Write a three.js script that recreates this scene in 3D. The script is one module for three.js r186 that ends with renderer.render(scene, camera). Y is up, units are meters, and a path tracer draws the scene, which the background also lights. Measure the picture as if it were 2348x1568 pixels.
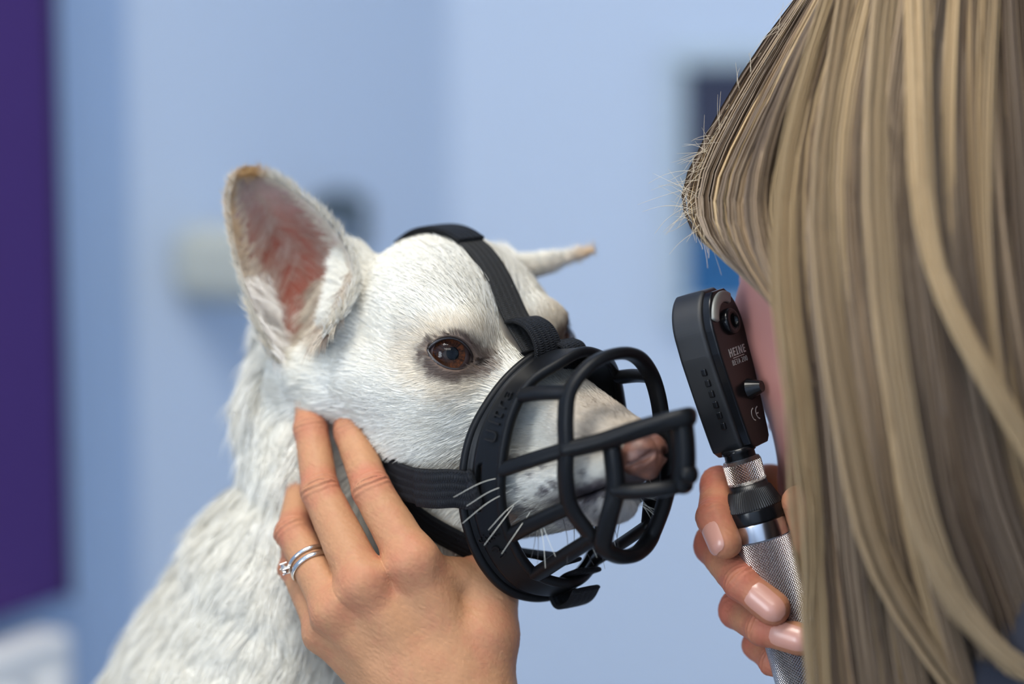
import * as THREE from 'three';
import { mergeGeometries } from 'three/addons/utils/BufferGeometryUtils.js';
import { RoundedBoxGeometry } from 'three/addons/geometries/RoundedBoxGeometry.js';
import { TextGeometry } from 'three/addons/geometries/TextGeometry.js';
import { FontLoader } from 'three/addons/loaders/FontLoader.js';
import { RectAreaLightUniformsLib } from 'three/addons/lights/RectAreaLightUniformsLib.js';

// ---------------------------------------------------------------- camera, light, exposure
const scene = new THREE.Scene();
scene.background = new THREE.Color(0.02, 0.022, 0.026);
const FPX = 5200, UNIT = 1 / FPX;                 // one modelling unit = 1/5200 m, about 0.19 mm; the dog's eye is 1 m from the lens
const camera = new THREE.PerspectiveCamera(2 * Math.atan(784 / FPX) * 180 / Math.PI, 2348 / 1568, 0.05, 30);
camera.position.set(0, 1.36, 0);
camera.rotation.set(THREE.MathUtils.degToRad(-5), 0, THREE.MathUtils.degToRad(-0.6), 'YXZ');
camera.focus = 0.998;
camera.userData.fStop = 2.0;
camera.updateMatrixWorld(true);
const renderer = new THREE.WebGLRenderer({ antialias: true });
renderer.toneMapping = THREE.LinearToneMapping;
renderer.toneMappingExposure = 0.93;
renderer.shadowMap.enabled = true;
RectAreaLightUniformsLib.init();
const LIGHTS = [];
function areaLight(name, color, intensity, w, h, pos, look) {
  const l = new THREE.RectAreaLight(new THREE.Color().setRGB(...color), intensity, w, h);
  l.name = name; l.position.set(...pos); l.lookAt(...look); scene.add(l); LIGHTS.push(l); return l;
}
const CEILING = 2.45;
// fluorescent ceiling panel above the table, a second one behind the photographer, daylight from a window at the photographer's left
areaLight('ceiling_panel_light', [1, 0.95, 0.86], 15, 0.6, 0.6, [-0.28, CEILING - 0.035, -0.58], [-0.28, 0, -0.58]);
areaLight('rear_ceiling_panel_light', [1, 0.95, 0.86], 4.6, 1.15, 0.55, [0.0, CEILING - 0.035, 0.55], [0.0, 0, 0.55]);
areaLight('window_daylight', [0.86, 0.93, 1.0], 9.5, 0.87, 1.08, [-1.47, 1.5, 0.775], [1, 1.5, 0.775]);

// ---------------------------------------------------------------- helpers
const V3 = THREE.Vector3, vec = (x, y, z) => new V3(x, y, z);
let seed = 12345;
function rnd() { seed |= 0; seed = seed + 0x6D2B79F5 | 0; let t = Math.imul(seed ^ seed >>> 15, 1 | seed); t = t + Math.imul(t ^ t >>> 7, 61 | t) ^ t; return ((t ^ t >>> 14) >>> 0) / 4294967296; }
const rr = (a, b) => a + (b - a) * rnd(), gauss = () => (rnd() + rnd() + rnd() + rnd() - 2) * 0.866 * 2 / 2;
const clamp = (x, a = 0, b = 1) => x < a ? a : x > b ? b : x, mix = (a, b, t) => a + (b - a) * t, sstep = (a, b, x) => { const t = clamp((x - a) / (b - a)); return t * t * (3 - 2 * t); };
// modelling space: x right, y up, z towards the lens, origin at the sharp plane; V() places a point seen in a direction at its own depth z
const V = (px, py, z = 0) => vec((px - 1174) * (FPX - z) / FPX, (784 - py) * (FPX - z) / FPX, z);
const toPx = (p) => [1174 + p.x * FPX / (FPX - p.z), 784 - p.y * FPX / (FPX - p.z)];
const TO_WORLD = camera.matrixWorld.clone().multiply(new THREE.Matrix4().makeScale(UNIT, UNIT, UNIT)).multiply(new THREE.Matrix4().makeTranslation(0, 0, -FPX));
const W = (p) => p.clone().applyMatrix4(TO_WORLD);
const taken = {};
function numbered(name) { const n = taken[name] = (taken[name] ?? -1) + 1; return n ? name + '_' + String(n).padStart(3, '0') : name; }
function shade(o) { o.castShadow = true; o.receiveShadow = true; return o; }
function thing(name, label, category, base, group) {
  const o = new THREE.Group(); o.name = numbered(name); o.position.copy(base); scene.add(o);
  o.userData = { label, category }; if (group) o.userData.group = group; return o;
}
// geometry in modelling space -> named mesh under a thing
function part(name, geo, mat, parent, label) {
  const g = geo.clone ? geo : geo; g.applyMatrix4(TO_WORLD);
  let root = parent; const off = vec(0, 0, 0); while (root && root !== scene) { off.add(root.position); root = root.parent; }
  g.translate(-off.x, -off.y, -off.z);
  const m = shade(new THREE.Mesh(g, mat)); m.name = name; if (label) m.userData.label = label; parent.add(m); return m;
}
// geometry in world metres
function wpart(name, geo, mat, parent, label) {
  const off = vec(0, 0, 0); let root = parent; while (root && root !== scene) { off.add(root.position); root = root.parent; }
  geo.translate(-off.x, -off.y, -off.z);
  const m = shade(new THREE.Mesh(geo, mat)); m.name = name; if (label) m.userData.label = label; parent.add(m); return m;
}
const std = (o) => new THREE.MeshStandardMaterial(o), phys = (o) => new THREE.MeshPhysicalMaterial(o);
const col = (r, g, b) => new THREE.Color().setRGB(r, g, b);
function hash3(x, y, z) { let h = Math.imul(x, 374761393) ^ Math.imul(y, 668265263) ^ Math.imul(z, 2147483647 ^ 0x5bd1e995); h = Math.imul(h ^ h >>> 13, 1274126177); return ((h ^ h >>> 16) >>> 0) / 4294967296; }
function noise3(x, y, z) {
  const ix = Math.floor(x), iy = Math.floor(y), iz = Math.floor(z), f = (t) => t * t * (3 - 2 * t), u = f(x - ix), v = f(y - iy), w = f(z - iz); let s = 0;
  for (let a = 0; a < 2; a++) for (let b = 0; b < 2; b++) for (let c = 0; c < 2; c++) s += hash3(ix + a, iy + b, iz + c) * (a ? u : 1 - u) * (b ? v : 1 - v) * (c ? w : 1 - w);
  return s * 2 - 1;
}
const dataTex = (w, h, fn, srgb) => {
  const d = new Uint8Array(w * h * 4);
  for (let y = 0; y < h; y++) for (let x = 0; x < w; x++) { const c = fn(x, y), i = (y * w + x) * 4; d[i] = c[0]; d[i + 1] = c[1] ?? c[0]; d[i + 2] = c[2] ?? c[0]; d[i + 3] = 255; }
  const t = new THREE.DataTexture(d, w, h); t.wrapS = t.wrapT = THREE.RepeatWrapping; t.magFilter = THREE.LinearFilter; if (srgb) t.colorSpace = THREE.SRGBColorSpace; t.needsUpdate = true; return t;
};
// signed-distance pieces (negative inside)
const smin = (a, b, k) => { const h = Math.max(k - Math.abs(a - b), 0) / k; return Math.min(a, b) - h * h * k * 0.25; };
const smax = (a, b, k) => -smin(-a, -b, k);
function cone(x, y, z, a, b, ra, rb) {
  const bx = b.x - a.x, by = b.y - a.y, bz = b.z - a.z, px = x - a.x, py = y - a.y, pz = z - a.z;
  const t = clamp((px * bx + py * by + pz * bz) / (bx * bx + by * by + bz * bz)), dx = px - bx * t, dy = py - by * t, dz = pz - bz * t;
  return Math.sqrt(dx * dx + dy * dy + dz * dz) - (ra + (rb - ra) * t);
}
function ell(x, y, z, cx, cy, cz, rx, ry, rz) {
  const ax = (x - cx) / rx, ay = (y - cy) / ry, az = (z - cz) / rz, k0 = Math.sqrt(ax * ax + ay * ay + az * az), bx = ax / rx, by = ay / ry, bz = az / rz, k1 = Math.sqrt(bx * bx + by * by + bz * bz);
  return k1 < 1e-9 ? -Math.min(rx, ry, rz) : k0 * (k0 - 1) / k1;
}
// surface nets over a distance field, coarse blocks skipped; vertices are then pulled onto the surface
function meshField(fn, lo, hi, cell) {
  const B = 4, nx = Math.ceil((hi.x - lo.x) / cell / B) * B + 1, ny = Math.ceil((hi.y - lo.y) / cell / B) * B + 1, nz = Math.ceil((hi.z - lo.z) / cell / B) * B + 1;
  const f = new Float32Array(nx * ny * nz).fill(1e3), id = (i, j, k) => i + nx * (j + ny * k), reach = B * cell * 1.25;
  for (let k = 0; k < nz - 1; k += B) for (let j = 0; j < ny - 1; j += B) for (let i = 0; i < nx - 1; i += B) {
    const c = fn(lo.x + (i + B / 2) * cell, lo.y + (j + B / 2) * cell, lo.z + (k + B / 2) * cell);
    const far = Math.abs(c) > reach;
    for (let kk = k; kk <= k + B; kk++) for (let jj = j; jj <= j + B; jj++) for (let ii = i; ii <= i + B; ii++) {
      const n = id(ii, jj, kk); if (f[n] !== 1e3 && f[n] !== -1e3) continue;
      f[n] = far ? (c > 0 ? 1e3 : -1e3) : fn(lo.x + ii * cell, lo.y + jj * cell, lo.z + kk * cell);
    }
  }
  const vid = new Int32Array(nx * ny * nz).fill(-1), pos = [], idx = [];
  const corner = [[0, 0, 0], [1, 0, 0], [0, 1, 0], [1, 1, 0], [0, 0, 1], [1, 0, 1], [0, 1, 1], [1, 1, 1]], edges = [[0, 1], [2, 3], [4, 5], [6, 7], [0, 2], [1, 3], [4, 6], [5, 7], [0, 4], [1, 5], [2, 6], [3, 7]];
  for (let k = 0; k < nz - 1; k++) for (let j = 0; j < ny - 1; j++) for (let i = 0; i < nx - 1; i++) {
    const n0 = id(i, j, k); let m = 0; const v = [f[n0], f[n0 + 1], f[n0 + nx], f[n0 + nx + 1], f[n0 + nx * ny], f[n0 + nx * ny + 1], f[n0 + nx * ny + nx], f[n0 + nx * ny + nx + 1]];
    for (let c = 0; c < 8; c++) if (v[c] < 0) m |= 1 << c;
    if (m === 0 || m === 255) continue;
    let sx = 0, sy = 0, sz = 0, s = 0;
    for (const [a, b] of edges) if ((v[a] < 0) !== (v[b] < 0)) { const t = v[a] / (v[a] - v[b]), A = corner[a], C = corner[b]; sx += A[0] + (C[0] - A[0]) * t; sy += A[1] + (C[1] - A[1]) * t; sz += A[2] + (C[2] - A[2]) * t; s++; }
    vid[n0] = pos.length / 3; pos.push(lo.x + (i + sx / s) * cell, lo.y + (j + sy / s) * cell, lo.z + (k + sz / s) * cell);
  }
  const quad = (a, b, c, d, flip) => { if (a < 0 || b < 0 || c < 0 || d < 0) return; flip ? idx.push(a, c, b, b, c, d) : idx.push(a, b, c, b, d, c); };
  for (let k = 1; k < nz - 1; k++) for (let j = 1; j < ny - 1; j++) for (let i = 1; i < nx - 1; i++) {
    const n = id(i, j, k), s = f[n] < 0;
    if (s !== (f[n + 1] < 0)) quad(vid[id(i, j - 1, k - 1)], vid[id(i, j, k - 1)], vid[id(i, j - 1, k)], vid[n], !s);
    if (s !== (f[n + nx] < 0)) quad(vid[id(i - 1, j, k - 1)], vid[id(i - 1, j, k)], vid[id(i, j, k - 1)], vid[n], !s);
    if (s !== (f[n + nx * ny] < 0)) quad(vid[id(i - 1, j - 1, k)], vid[id(i, j - 1, k)], vid[id(i - 1, j, k)], vid[n], !s);
  }
  const P = new Float32Array(pos), N = new Float32Array(pos.length), e = cell * 0.35;
  for (let q = 0; q < P.length; q += 3) for (let it = 0; it < 2; it++) {
    let x = P[q], y = P[q + 1], z = P[q + 2]; const gx = fn(x + e, y, z) - fn(x - e, y, z), gy = fn(x, y + e, z) - fn(x, y - e, z), gz = fn(x, y, z + e) - fn(x, y, z - e), l = Math.hypot(gx, gy, gz) || 1;
    if (it === 0) { const d = clamp(fn(x, y, z) / Math.max(l / (2 * e), 0.5), -cell * 0.6, cell * 0.6); P[q] = x - gx / l * d; P[q + 1] = y - gy / l * d; P[q + 2] = z - gz / l * d; }
    N[q] = gx / l; N[q + 1] = gy / l; N[q + 2] = gz / l;
  }
  const g = new THREE.BufferGeometry(); g.setAttribute('position', new THREE.BufferAttribute(P, 3)); g.setAttribute('normal', new THREE.BufferAttribute(N, 3)); g.setIndex(idx); return g;
}
// vertex colours from a function of position and normal (linear)
function paint(g, fn) {
  const P = g.attributes.position.array, N = g.attributes.normal.array, c = new Float32Array(P.length);
  for (let q = 0; q < P.length; q += 3) { const k = fn(P[q], P[q + 1], P[q + 2], N[q], N[q + 1], N[q + 2]); c[q] = k[0]; c[q + 1] = k[1]; c[q + 2] = k[2]; }
  g.setAttribute('color', new THREE.BufferAttribute(c, 3)); return g;
}
// a grid of points (rows of V3) as a surface; closeU joins the row ends
function gridGeo(rows, closeU, uvs) {
  const nr = rows.length, nc = rows[0].length, pos = [], uv = [], idx = [];
  rows.forEach((r, i) => r.forEach((p, j) => { pos.push(p.x, p.y, p.z); const t = uvs ? uvs(i, j) : [j / (nc - 1), i / (nr - 1)]; uv.push(t[0], t[1]); }));
  for (let i = 0; i < nr - 1; i++) for (let j = 0; j < (closeU ? nc : nc - 1); j++) { const j2 = (j + 1) % nc, a = i * nc + j, b = i * nc + j2, c = a + nc, d = b + nc; idx.push(a, b, c, b, d, c); }
  const g = new THREE.BufferGeometry(); g.setAttribute('position', new THREE.Float32BufferAttribute(pos, 3)); g.setAttribute('uv', new THREE.Float32BufferAttribute(uv, 2)); g.setIndex(idx); g.computeVertexNormals(); return g;
}
// bar swept along points with a rounded section: w across, h along the outward direction; uv in units
function sweep(points, w, h, outward, { n = 40, m = 16, closed = false, pow = 3.2, cap = true, taper } = {}) {
  const curve = new THREE.CatmullRomCurve3(points, closed, 'centripetal'), rows = [], len = curve.getLength();
  for (let i = 0; i <= n; i++) {
    const u = i / n, p = curve.getPointAt(closed ? u % 1 : u), t = curve.getTangentAt(closed ? u % 1 : u), o = outward(p, u).clone(); o.addScaledVector(t, -o.dot(t)).normalize();
    const s = vec().crossVectors(t, o), row = [], k = taper ? taper(u) : 1;
    for (let j = 0; j < m; j++) { const a = j / m * Math.PI * 2, c = Math.cos(a), q = Math.sin(a), rad = Math.pow(Math.pow(Math.abs(c), pow) + Math.pow(Math.abs(q), pow), -1 / pow); row.push(p.clone().addScaledVector(s, c * rad * w / 2 * k).addScaledVector(o, q * rad * h / 2 * k)); }
    rows.push(row);
  }
  const wrap = (i, j) => [j / m, i / n * len / w];
  if (cap && !closed) {
    const c0 = rows[0].reduce((a, b) => a.add(b), vec(0, 0, 0)).divideScalar(m), c1 = rows[n].reduce((a, b) => a.add(b), vec(0, 0, 0)).divideScalar(m);
    const t0 = curve.getTangentAt(0).multiplyScalar(-h * 0.28), t1 = curve.getTangentAt(1).multiplyScalar(h * 0.28), mk = (row, c, t, k, q) => row.map((p) => c.clone().lerp(p, k).addScaledVector(t, q));
    rows.unshift(mk(rows[0], c0, t0, 0.75, 0.75)); rows.unshift(mk(rows[1], c0, t0, 0.02, 1)); const e = rows[rows.length - 1]; rows.push(mk(e, c1, t1, 0.75, 0.75)); rows.push(mk(e, c1, t1, 0.02, 1));
  }
  return gridGeo(rows, true, wrap);
}
function tube(points, r0, r1, n = 12, m = 5) {
  const curve = points.length > 2 ? new THREE.CatmullRomCurve3(points) : new THREE.LineCurve3(points[0], points[1]), rows = [], ref = vec(0.3, 0.5, 0.8).normalize();
  for (let i = 0; i <= n; i++) { const u = i / n, p = curve.getPoint(u), t = curve.getTangent(u), s = vec().crossVectors(t, ref).normalize(), o = vec().crossVectors(s, t), r = mix(r0, r1, u), row = []; for (let j = 0; j < m; j++) { const a = j / m * 6.28318; row.push(p.clone().addScaledVector(s, Math.cos(a) * r).addScaledVector(o, Math.sin(a) * r)); } rows.push(row); }
  return gridGeo(rows, true);
}
function bare(g) { const q = g.index ? g : g; for (const k of Object.keys(q.attributes)) if (!['position', 'normal', 'uv'].includes(k)) q.deleteAttribute(k); if (!q.attributes.uv) q.setAttribute('uv', new THREE.Float32BufferAttribute(new Float32Array(q.attributes.position.count * 2), 2)); return q.index ? q.toNonIndexed() : q; }
const merged = (list) => mergeGeometries(list.map(bare));

// ---------------------------------------------------------------- the room
const wallTex = dataTex(256, 256, (x, y) => [128 + 40 * noise3(x / 5, y / 5, 1) + 40 * noise3(x / 17, y / 17, 7)]);
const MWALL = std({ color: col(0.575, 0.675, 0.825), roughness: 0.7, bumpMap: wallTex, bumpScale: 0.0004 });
const MWALL2 = std({ color: col(0.40, 0.53, 0.74), roughness: 0.7, bumpMap: wallTex, bumpScale: 0.0004 });  // left wall: the wall blue darkened, its shade put into the colour
const MWHITE = std({ color: col(0.78, 0.78, 0.77), roughness: 0.55 });
const MFLOOR = std({ color: col(0.32, 0.34, 0.37), roughness: 0.5 });
const FOOT = [[-0.285, -1.706], [-0.052, -2.0], [1.45, -1.88], [1.5, 1.5], [-1.5, 1.5], [-1.5, 0.2], [-0.93, -0.22]];
function structure(name, geo, mat) { const m = shade(new THREE.Mesh(geo, mat)); m.name = name; m.userData.kind = 'structure'; scene.add(m); return m; }
function wallGeo(i, holes = []) {            // a slab 10 cm thick outside the footprint edge i
  const a = FOOT[i], b = FOOT[(i + 1) % FOOT.length], dx = b[0] - a[0], dz = b[1] - a[1], L = Math.hypot(dx, dz), sh = new THREE.Shape();
  sh.moveTo(-0.1, -0.05); sh.lineTo(L + 0.1, -0.05); sh.lineTo(L + 0.1, CEILING + 0.05); sh.lineTo(-0.1, CEILING + 0.05);
  for (const [x0, y0, x1, y1] of holes) { const h = new THREE.Path(); h.moveTo(x0, y0); h.lineTo(x0, y1); h.lineTo(x1, y1); h.lineTo(x1, y0); sh.holes.push(h); }
  const g = new THREE.ExtrudeGeometry(sh, { depth: 0.1, bevelEnabled: false });
  // local x along the wall, local z away from the room
  g.translate(0, 0, -0.1); const m = new THREE.Matrix4().makeBasis(vec(dx / L, 0, dz / L), vec(0, 1, 0), vec(-dz / L, 0, dx / L)); m.setPosition(a[0], 0, a[1]); return g.applyMatrix4(m);
}
const onWall = (i, t, y, off) => { const a = FOOT[i], b = FOOT[(i + 1) % FOOT.length], dx = b[0] - a[0], dz = b[1] - a[1], L = Math.hypot(dx, dz); return vec(a[0] + dx * t - dz / L * off, y, a[1] + dz * t + dx / L * off); };
const wallTurn = (i) => { const a = FOOT[i], b = FOOT[(i + 1) % FOOT.length]; return Math.atan2(-(b[1] - a[1]), b[0] - a[0]); };
structure('wall_back', wallGeo(0), MWALL); structure('wall_far', wallGeo(1), MWALL); structure('wall_right', wallGeo(2), MWALL);
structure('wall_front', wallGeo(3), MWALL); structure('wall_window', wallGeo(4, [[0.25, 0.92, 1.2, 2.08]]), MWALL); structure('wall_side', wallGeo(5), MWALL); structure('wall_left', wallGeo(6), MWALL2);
function slab(name, y0, y1, mat) {
  const sh = new THREE.Shape(); FOOT.forEach(([x, z], i) => i ? sh.lineTo(x, -z) : sh.moveTo(x, -z));
  const g = new THREE.ExtrudeGeometry(sh, { depth: y1 - y0, bevelEnabled: false }); g.rotateX(-Math.PI / 2); g.translate(0, y0, 0); return structure(name, g, mat);
}
slab('floor', -0.1, 0, MFLOOR); slab('ceiling', CEILING, CEILING + 0.1, MWHITE);
// ray from the lens to a wall: where a pixel of the wall stands
function wallHit(i, px, py, off = 0) {
  const a = onWall(i, 0, 0, off), b = onWall(i, 1, 0, off), n = vec(-(b.z - a.z), 0, b.x - a.x).normalize(), o = camera.position, d = W(V(px, py, 0)).sub(o), t = a.clone().sub(o).dot(n) / d.dot(n); return o.clone().addScaledVector(d, t);
}

// purple notice board on the left wall
{ const lo = wallHit(6, 122, 1368, 0.02), hi = wallHit(6, -420, 1480, 0.02), b = FOOT[0], a = FOOT[6], dir = vec(b[0] - a[0], 0, b[1] - a[1]).normalize(), w = lo.distanceTo(vec(hi.x, lo.y, hi.z)), h = 1.0;
  const g = thing('notice_board', 'purple fabric notice board on the pale blue wall at the far left', 'notice board', vec(lo.x, lo.y, lo.z));
  const felt = dataTex(128, 128, (x, y) => [120 + 60 * (hash3(x, y, 3) - 0.5)]); felt.repeat.set(8, 12);
  const face = new RoundedBoxGeometry(w, h, 0.022, 2, 0.004); face.rotateY(wallTurn(6)); face.translate(lo.x - dir.x * w / 2, lo.y + h / 2, lo.z - dir.z * w / 2);
  wpart('felt_panel', face, std({ color: col(0.060, 0.022, 0.165), roughness: 0.95, bumpMap: felt, bumpScale: 0.0006 }), g);
  const edge = new THREE.BoxGeometry(0.006, h, 0.026); edge.rotateY(wallTurn(6)); edge.translate(lo.x + dir.x * 0.003, lo.y + h / 2, lo.z + dir.z * 0.003);
  wpart('edge_trim', edge, std({ color: col(0.03, 0.015, 0.07), roughness: 0.7 }), g); }
// pale panelled radiator under the board
{ const a = wallHit(6, 128, 1480, 0.05), g = thing('radiator', 'white panel radiator low on the wall under the purple board', 'radiator', vec(a.x, 0.35, a.z)), b = FOOT[0], q = FOOT[6], dir = vec(b[0] - q[0], 0, b[1] - q[1]).normalize();
  const top = wallHit(6, 60, 1462, 0.05).y, h = 0.6, w = 0.6;
  const back = new RoundedBoxGeometry(w, h, 0.03, 2, 0.006); back.rotateY(wallTurn(6)); back.translate(a.x - dir.x * w / 2, top - h / 2, a.z - dir.z * w / 2); wpart('panel', back, MWHITE, g);
  for (let i = 0; i < 12; i++) { const f = new RoundedBoxGeometry(0.022, h - 0.05, 0.014, 2, 0.005); f.rotateY(wallTurn(6)); const t = 0.03 + i * 0.049, n = vec(-dir.z, 0, dir.x); f.translate(a.x - dir.x * t + n.x * 0.018, top - h / 2, a.z - dir.z * t + n.z * 0.018); wpart('fin', f, MWHITE, g); } 
  for (const t of [0.12, 0.48]) { const leg = new THREE.CylinderGeometry(0.012, 0.014, top - h + 0.01, 12); leg.translate(a.x - dir.x * t, (top - h) / 2, a.z - dir.z * t); wpart('foot', leg, MWHITE, g); } }

// ---------------------------------------------------------------- the dog
const HA = vec(0.6414, 0.1501, 0.7524), HR = vec(0.7434, 0.1211, -0.6578), HU = vec(-0.1898, 0.9812, -0.0339), HM = V(1163, 791, -114);
const H = (f, l, u) => HM.clone().addScaledVector(HA, f).addScaledVector(HR, -l).addScaledVector(HU, u);   // forward, towards the near side, up
const HD = (f, l, u) => vec(0, 0, 0).addScaledVector(HA, f).addScaledVector(HR, -l).addScaledVector(HU, u);
const flu = (x, y, z) => { x -= HM.x; y -= HM.y; z -= HM.z; return [x * HA.x + y * HA.y + z * HA.z, -(x * HR.x + y * HR.y + z * HR.z), x * HU.x + y * HU.y + z * HU.z]; };
const EYE = { c: vec(-42, 148, 2), r: 54 };
{ const z = vec(0.17, 0.02, 0.985).normalize(), x = vec(1, -0.12, 0); x.addScaledVector(z, -x.dot(z)).normalize(); const y = vec().crossVectors(z, x);
  const loc = (v) => vec(v.dot(HA), -v.dot(HR), v.dot(HU)); EYE.x = loc(x); EYE.y = loc(y); EYE.z = loc(z); }
const FAR_EYE = 30, eyeLocal = (f, l, u) => { const a = f - EYE.c.x - (l < 0 ? FAR_EYE : 0), b = Math.abs(l) - EYE.c.y, c = u - EYE.c.z; return [a * EYE.x.x + b * EYE.x.y + c * EYE.x.z, a * EYE.y.x + b * EYE.y.y + c * EYE.y.z, a * EYE.z.x + b * EYE.z.y + c * EYE.z.z]; };
const lidTop = (x) => { const q = (x - 2) / 56; return q * q >= 1 ? 0 : 40 * Math.pow(1 - q * q, 0.75) - 0.08 * x; }, lidBot = (x) => { const q = (x - 2) / 56; return q * q >= 1 ? 0 : -35 * Math.pow(1 - q * q, 0.7) - 0.08 * x; };
const c3 = (a, b, c) => vec(a, b, c);
const SN0 = c3(60, 0, -172), SN1 = c3(338, 0, -302), JW0 = c3(-170, 0, -330), JW1 = c3(262, 0, -398), TOP0 = c3(40, 38, -85), TOP1 = c3(330, 20, -262);
const FL0 = c3(70, 86, -306), FL1 = c3(300, 36, -318), BR0 = c3(-90, 110, 62), BR1 = c3(0, 118, 30), ZY0 = c3(-40, 150, -70), ZY1 = c3(-270, 205, -20);
function headField(f, l, u) {
  const s = Math.sqrt(l * l + 16);
  let d = ell(f, s, u, -215, 0, 70, 235, 222, 224);                                  // cranium
  d = smin(d, ell(f, s, u, -215, 118, -120, 215, 132, 195), 90);                     // cheek
  d = smin(d, cone(f, s, u, BR0, BR1, 92, 62), 60);                                   // brow
  d = smin(d, cone(f, s, u, ZY0, ZY1, 62, 70), 70);                                   // cheek bone
  let m = cone(f, s * 0.93, u, SN0, SN1, 112, 60);                                    // muzzle
  m = smin(m, cone(f, s, u, TOP0, TOP1, 55, 36), 40);
  m = smin(m, cone(f, s, u, FL0, FL1, 76, 48), 30);
  d = smin(d, m, 95);
  let j = cone(f, s * 0.86, u, JW0, JW1, 112, 46);
  d = smin(d, j, 26);
  d = smin(d, ell(f, s, u, 372, 0, -304, 34, 40, 38), 14);                            // nose leather base
  const [ex, ey, ez] = eyeLocal(f, l, u), re = Math.sqrt(ex * ex + ey * ey + ez * ez);
  d = smin(d, re - 61, 34);                                                           // lids over the eyeball
  d = smax(d, -ell(ex, ey, ez, 76, -14, 52, 30, 13, 20), 12);                         // tear corner
  const hole = Math.max(Math.max(ey - lidTop(ex), lidBot(ex) - ey) * 0.8, 18 - ez, Math.abs(ex - 2) - 56);
  d = smax(d, -hole, 5);
  const lip = Math.max(Math.abs(u + 392 - 0.17 * (f - 100)) - 5, 30 - s, 60 - f, f - 330);   // mouth line
  return smax(d, -lip, 8);
}
const NK = [[V(800, 800, -560), 215], [V(770, 960, -520), 232], [V(790, 1150, -500), 235], [V(690, 1350, -520), 262], [V(630, 1600, -600), 345], [V(660, 1900, -640), 400], [V(720, 2300, -700), 430]];
const RUFF = [[V(720, 930, -420), V(740, 1060, -400), 125, 130], [V(900, 1120, -330), V(1060, 1190, -190), 120, 85]];
const FE = [[V(1160, 622, -430), V(1255, 602, -405), 44, 20], [V(1255, 602, -405), V(1358, 574, -400), 20, 8]];
const MOUND = [[V(818, 610, -275), V(800, 740, -215), 44, 52], [V(750, 862, -270), V(690, 856, -300), 78, 58], [V(800, 885, -275), V(775, 860, -285), 104, 86]];
const LEG = [[V(560, 2000, -480), V(560, 3250, -420), 150, 95], [V(900, 2000, -480), V(880, 3250, -420), 150, 95], [V(720, 2300, -800), V(760, 2900, -1200), 420, 430]];
const V2a = V(620, 1330, -600), V2b = V(480, 1640, -680);
function dogField(x, y, z) {
  const [f, l, u] = flu(x, y, z);
  let d = headField(f, l, u);
  for (const [a, b, ra, rb] of FE) d = smin(d, cone(x, y, z, a, b, ra, rb), 26);
  for (const [a, b, ra, rb] of MOUND) d = smin(d, cone(x, y, z, a, b, ra, rb), 50);
  let n = 1e9;
  for (let i = 0; i < NK.length - 1; i++) n = Math.min(n, cone(x, y, z, NK[i][0], NK[i + 1][0], NK[i][1], NK[i + 1][1]));
  n = smin(n, cone(x, y, z, V2a, V2b, 190, 260), 90);
  for (const [a, b, ra, rb] of RUFF) n = smin(n, cone(x, y, z, a, b, ra, rb), 70);
  return smin(d, n, 55);
}

const dogLow = (x, y, z) => {
  let d = 1e9; for (let i = 4; i < NK.length - 1; i++) d = smin(d, cone(x, y, z, NK[i][0], NK[i + 1][0], NK[i][1], NK[i + 1][1]), 60);
  d = smin(d, cone(x, y, z, V2a, V2b, 190, 260), 90); for (const [a, b, ra, rb] of LEG) d = smin(d, cone(x, y, z, a, b, ra, rb), 110); return d;
};
// near ear: cupped leaf between its outer and inner edge
const cat = (pts) => new THREE.CatmullRomCurve3(pts, false, 'centripetal');
const earL = cat([V(640, 835, -215), V(604, 770, -205), V(570, 690, -205), V(546, 610, -215), V(529, 520, -230), V(524, 455, -245), V(540, 410, -255), V(572, 396, -262)]);
const earR = cat([V(740, 770, -95), V(785, 715, -112), V(812, 650, -150), V(800, 575, -190), V(738, 490, -215), V(662, 428, -240), V(610, 402, -256), V(576, 396, -262)]);
function earPoint(s, t, side) {           // s base..tip, t -1 outer edge..1 inner edge, side 0 inside 1 back
  const a = earL.getPoint(s), b = earR.getPoint(s), p = a.clone().lerp(b, (t + 1) / 2), w = a.distanceTo(b);
  const bowl = Math.pow(1 - t * t, 0.75) * w * mix(1.05, 0.36, Math.pow(s, 0.55)), thick = 14 * Math.pow(1 - Math.pow(Math.abs(t), 6), 0.5);
  p.z -= bowl + (side ? thick : 0); p.x += (side ? -0.3 : 0) * thick - 0.12 * bowl; return p;
}
function earGeo() {
  const rows = [], n = 56, m = 40;
  for (let i = 0; i <= n; i++) { const s = Math.pow(i / n, 0.85) * 0.998, row = []; for (let j = 0; j <= m; j++) row.push(earPoint(s, -1 + 2 * j / m, 0)); for (let j = m - 1; j > 0; j--) row.push(earPoint(s, -1 + 2 * j / m, 1)); rows.push(row); }
  return gridGeo(rows, true);
}
const WHITE = [0.82, 0.79, 0.70];
const mix3 = (a, b, t) => [mix(a[0], b[0], t), mix(a[1], b[1], t), mix(a[2], b[2], t)];
const SPOTS = []; { let s0 = seed; seed = 77; for (let i = 0; i < 22; i++) SPOTS.push([rr(90, 330), rr(60, 150), rr(-380, -250), rr(4, 8)]); for (let i = 0; i < 12; i++) SPOTS.push([rr(150, 320), rr(20, 100), rr(-440, -370), rr(4, 7)]); seed = s0; }
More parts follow.
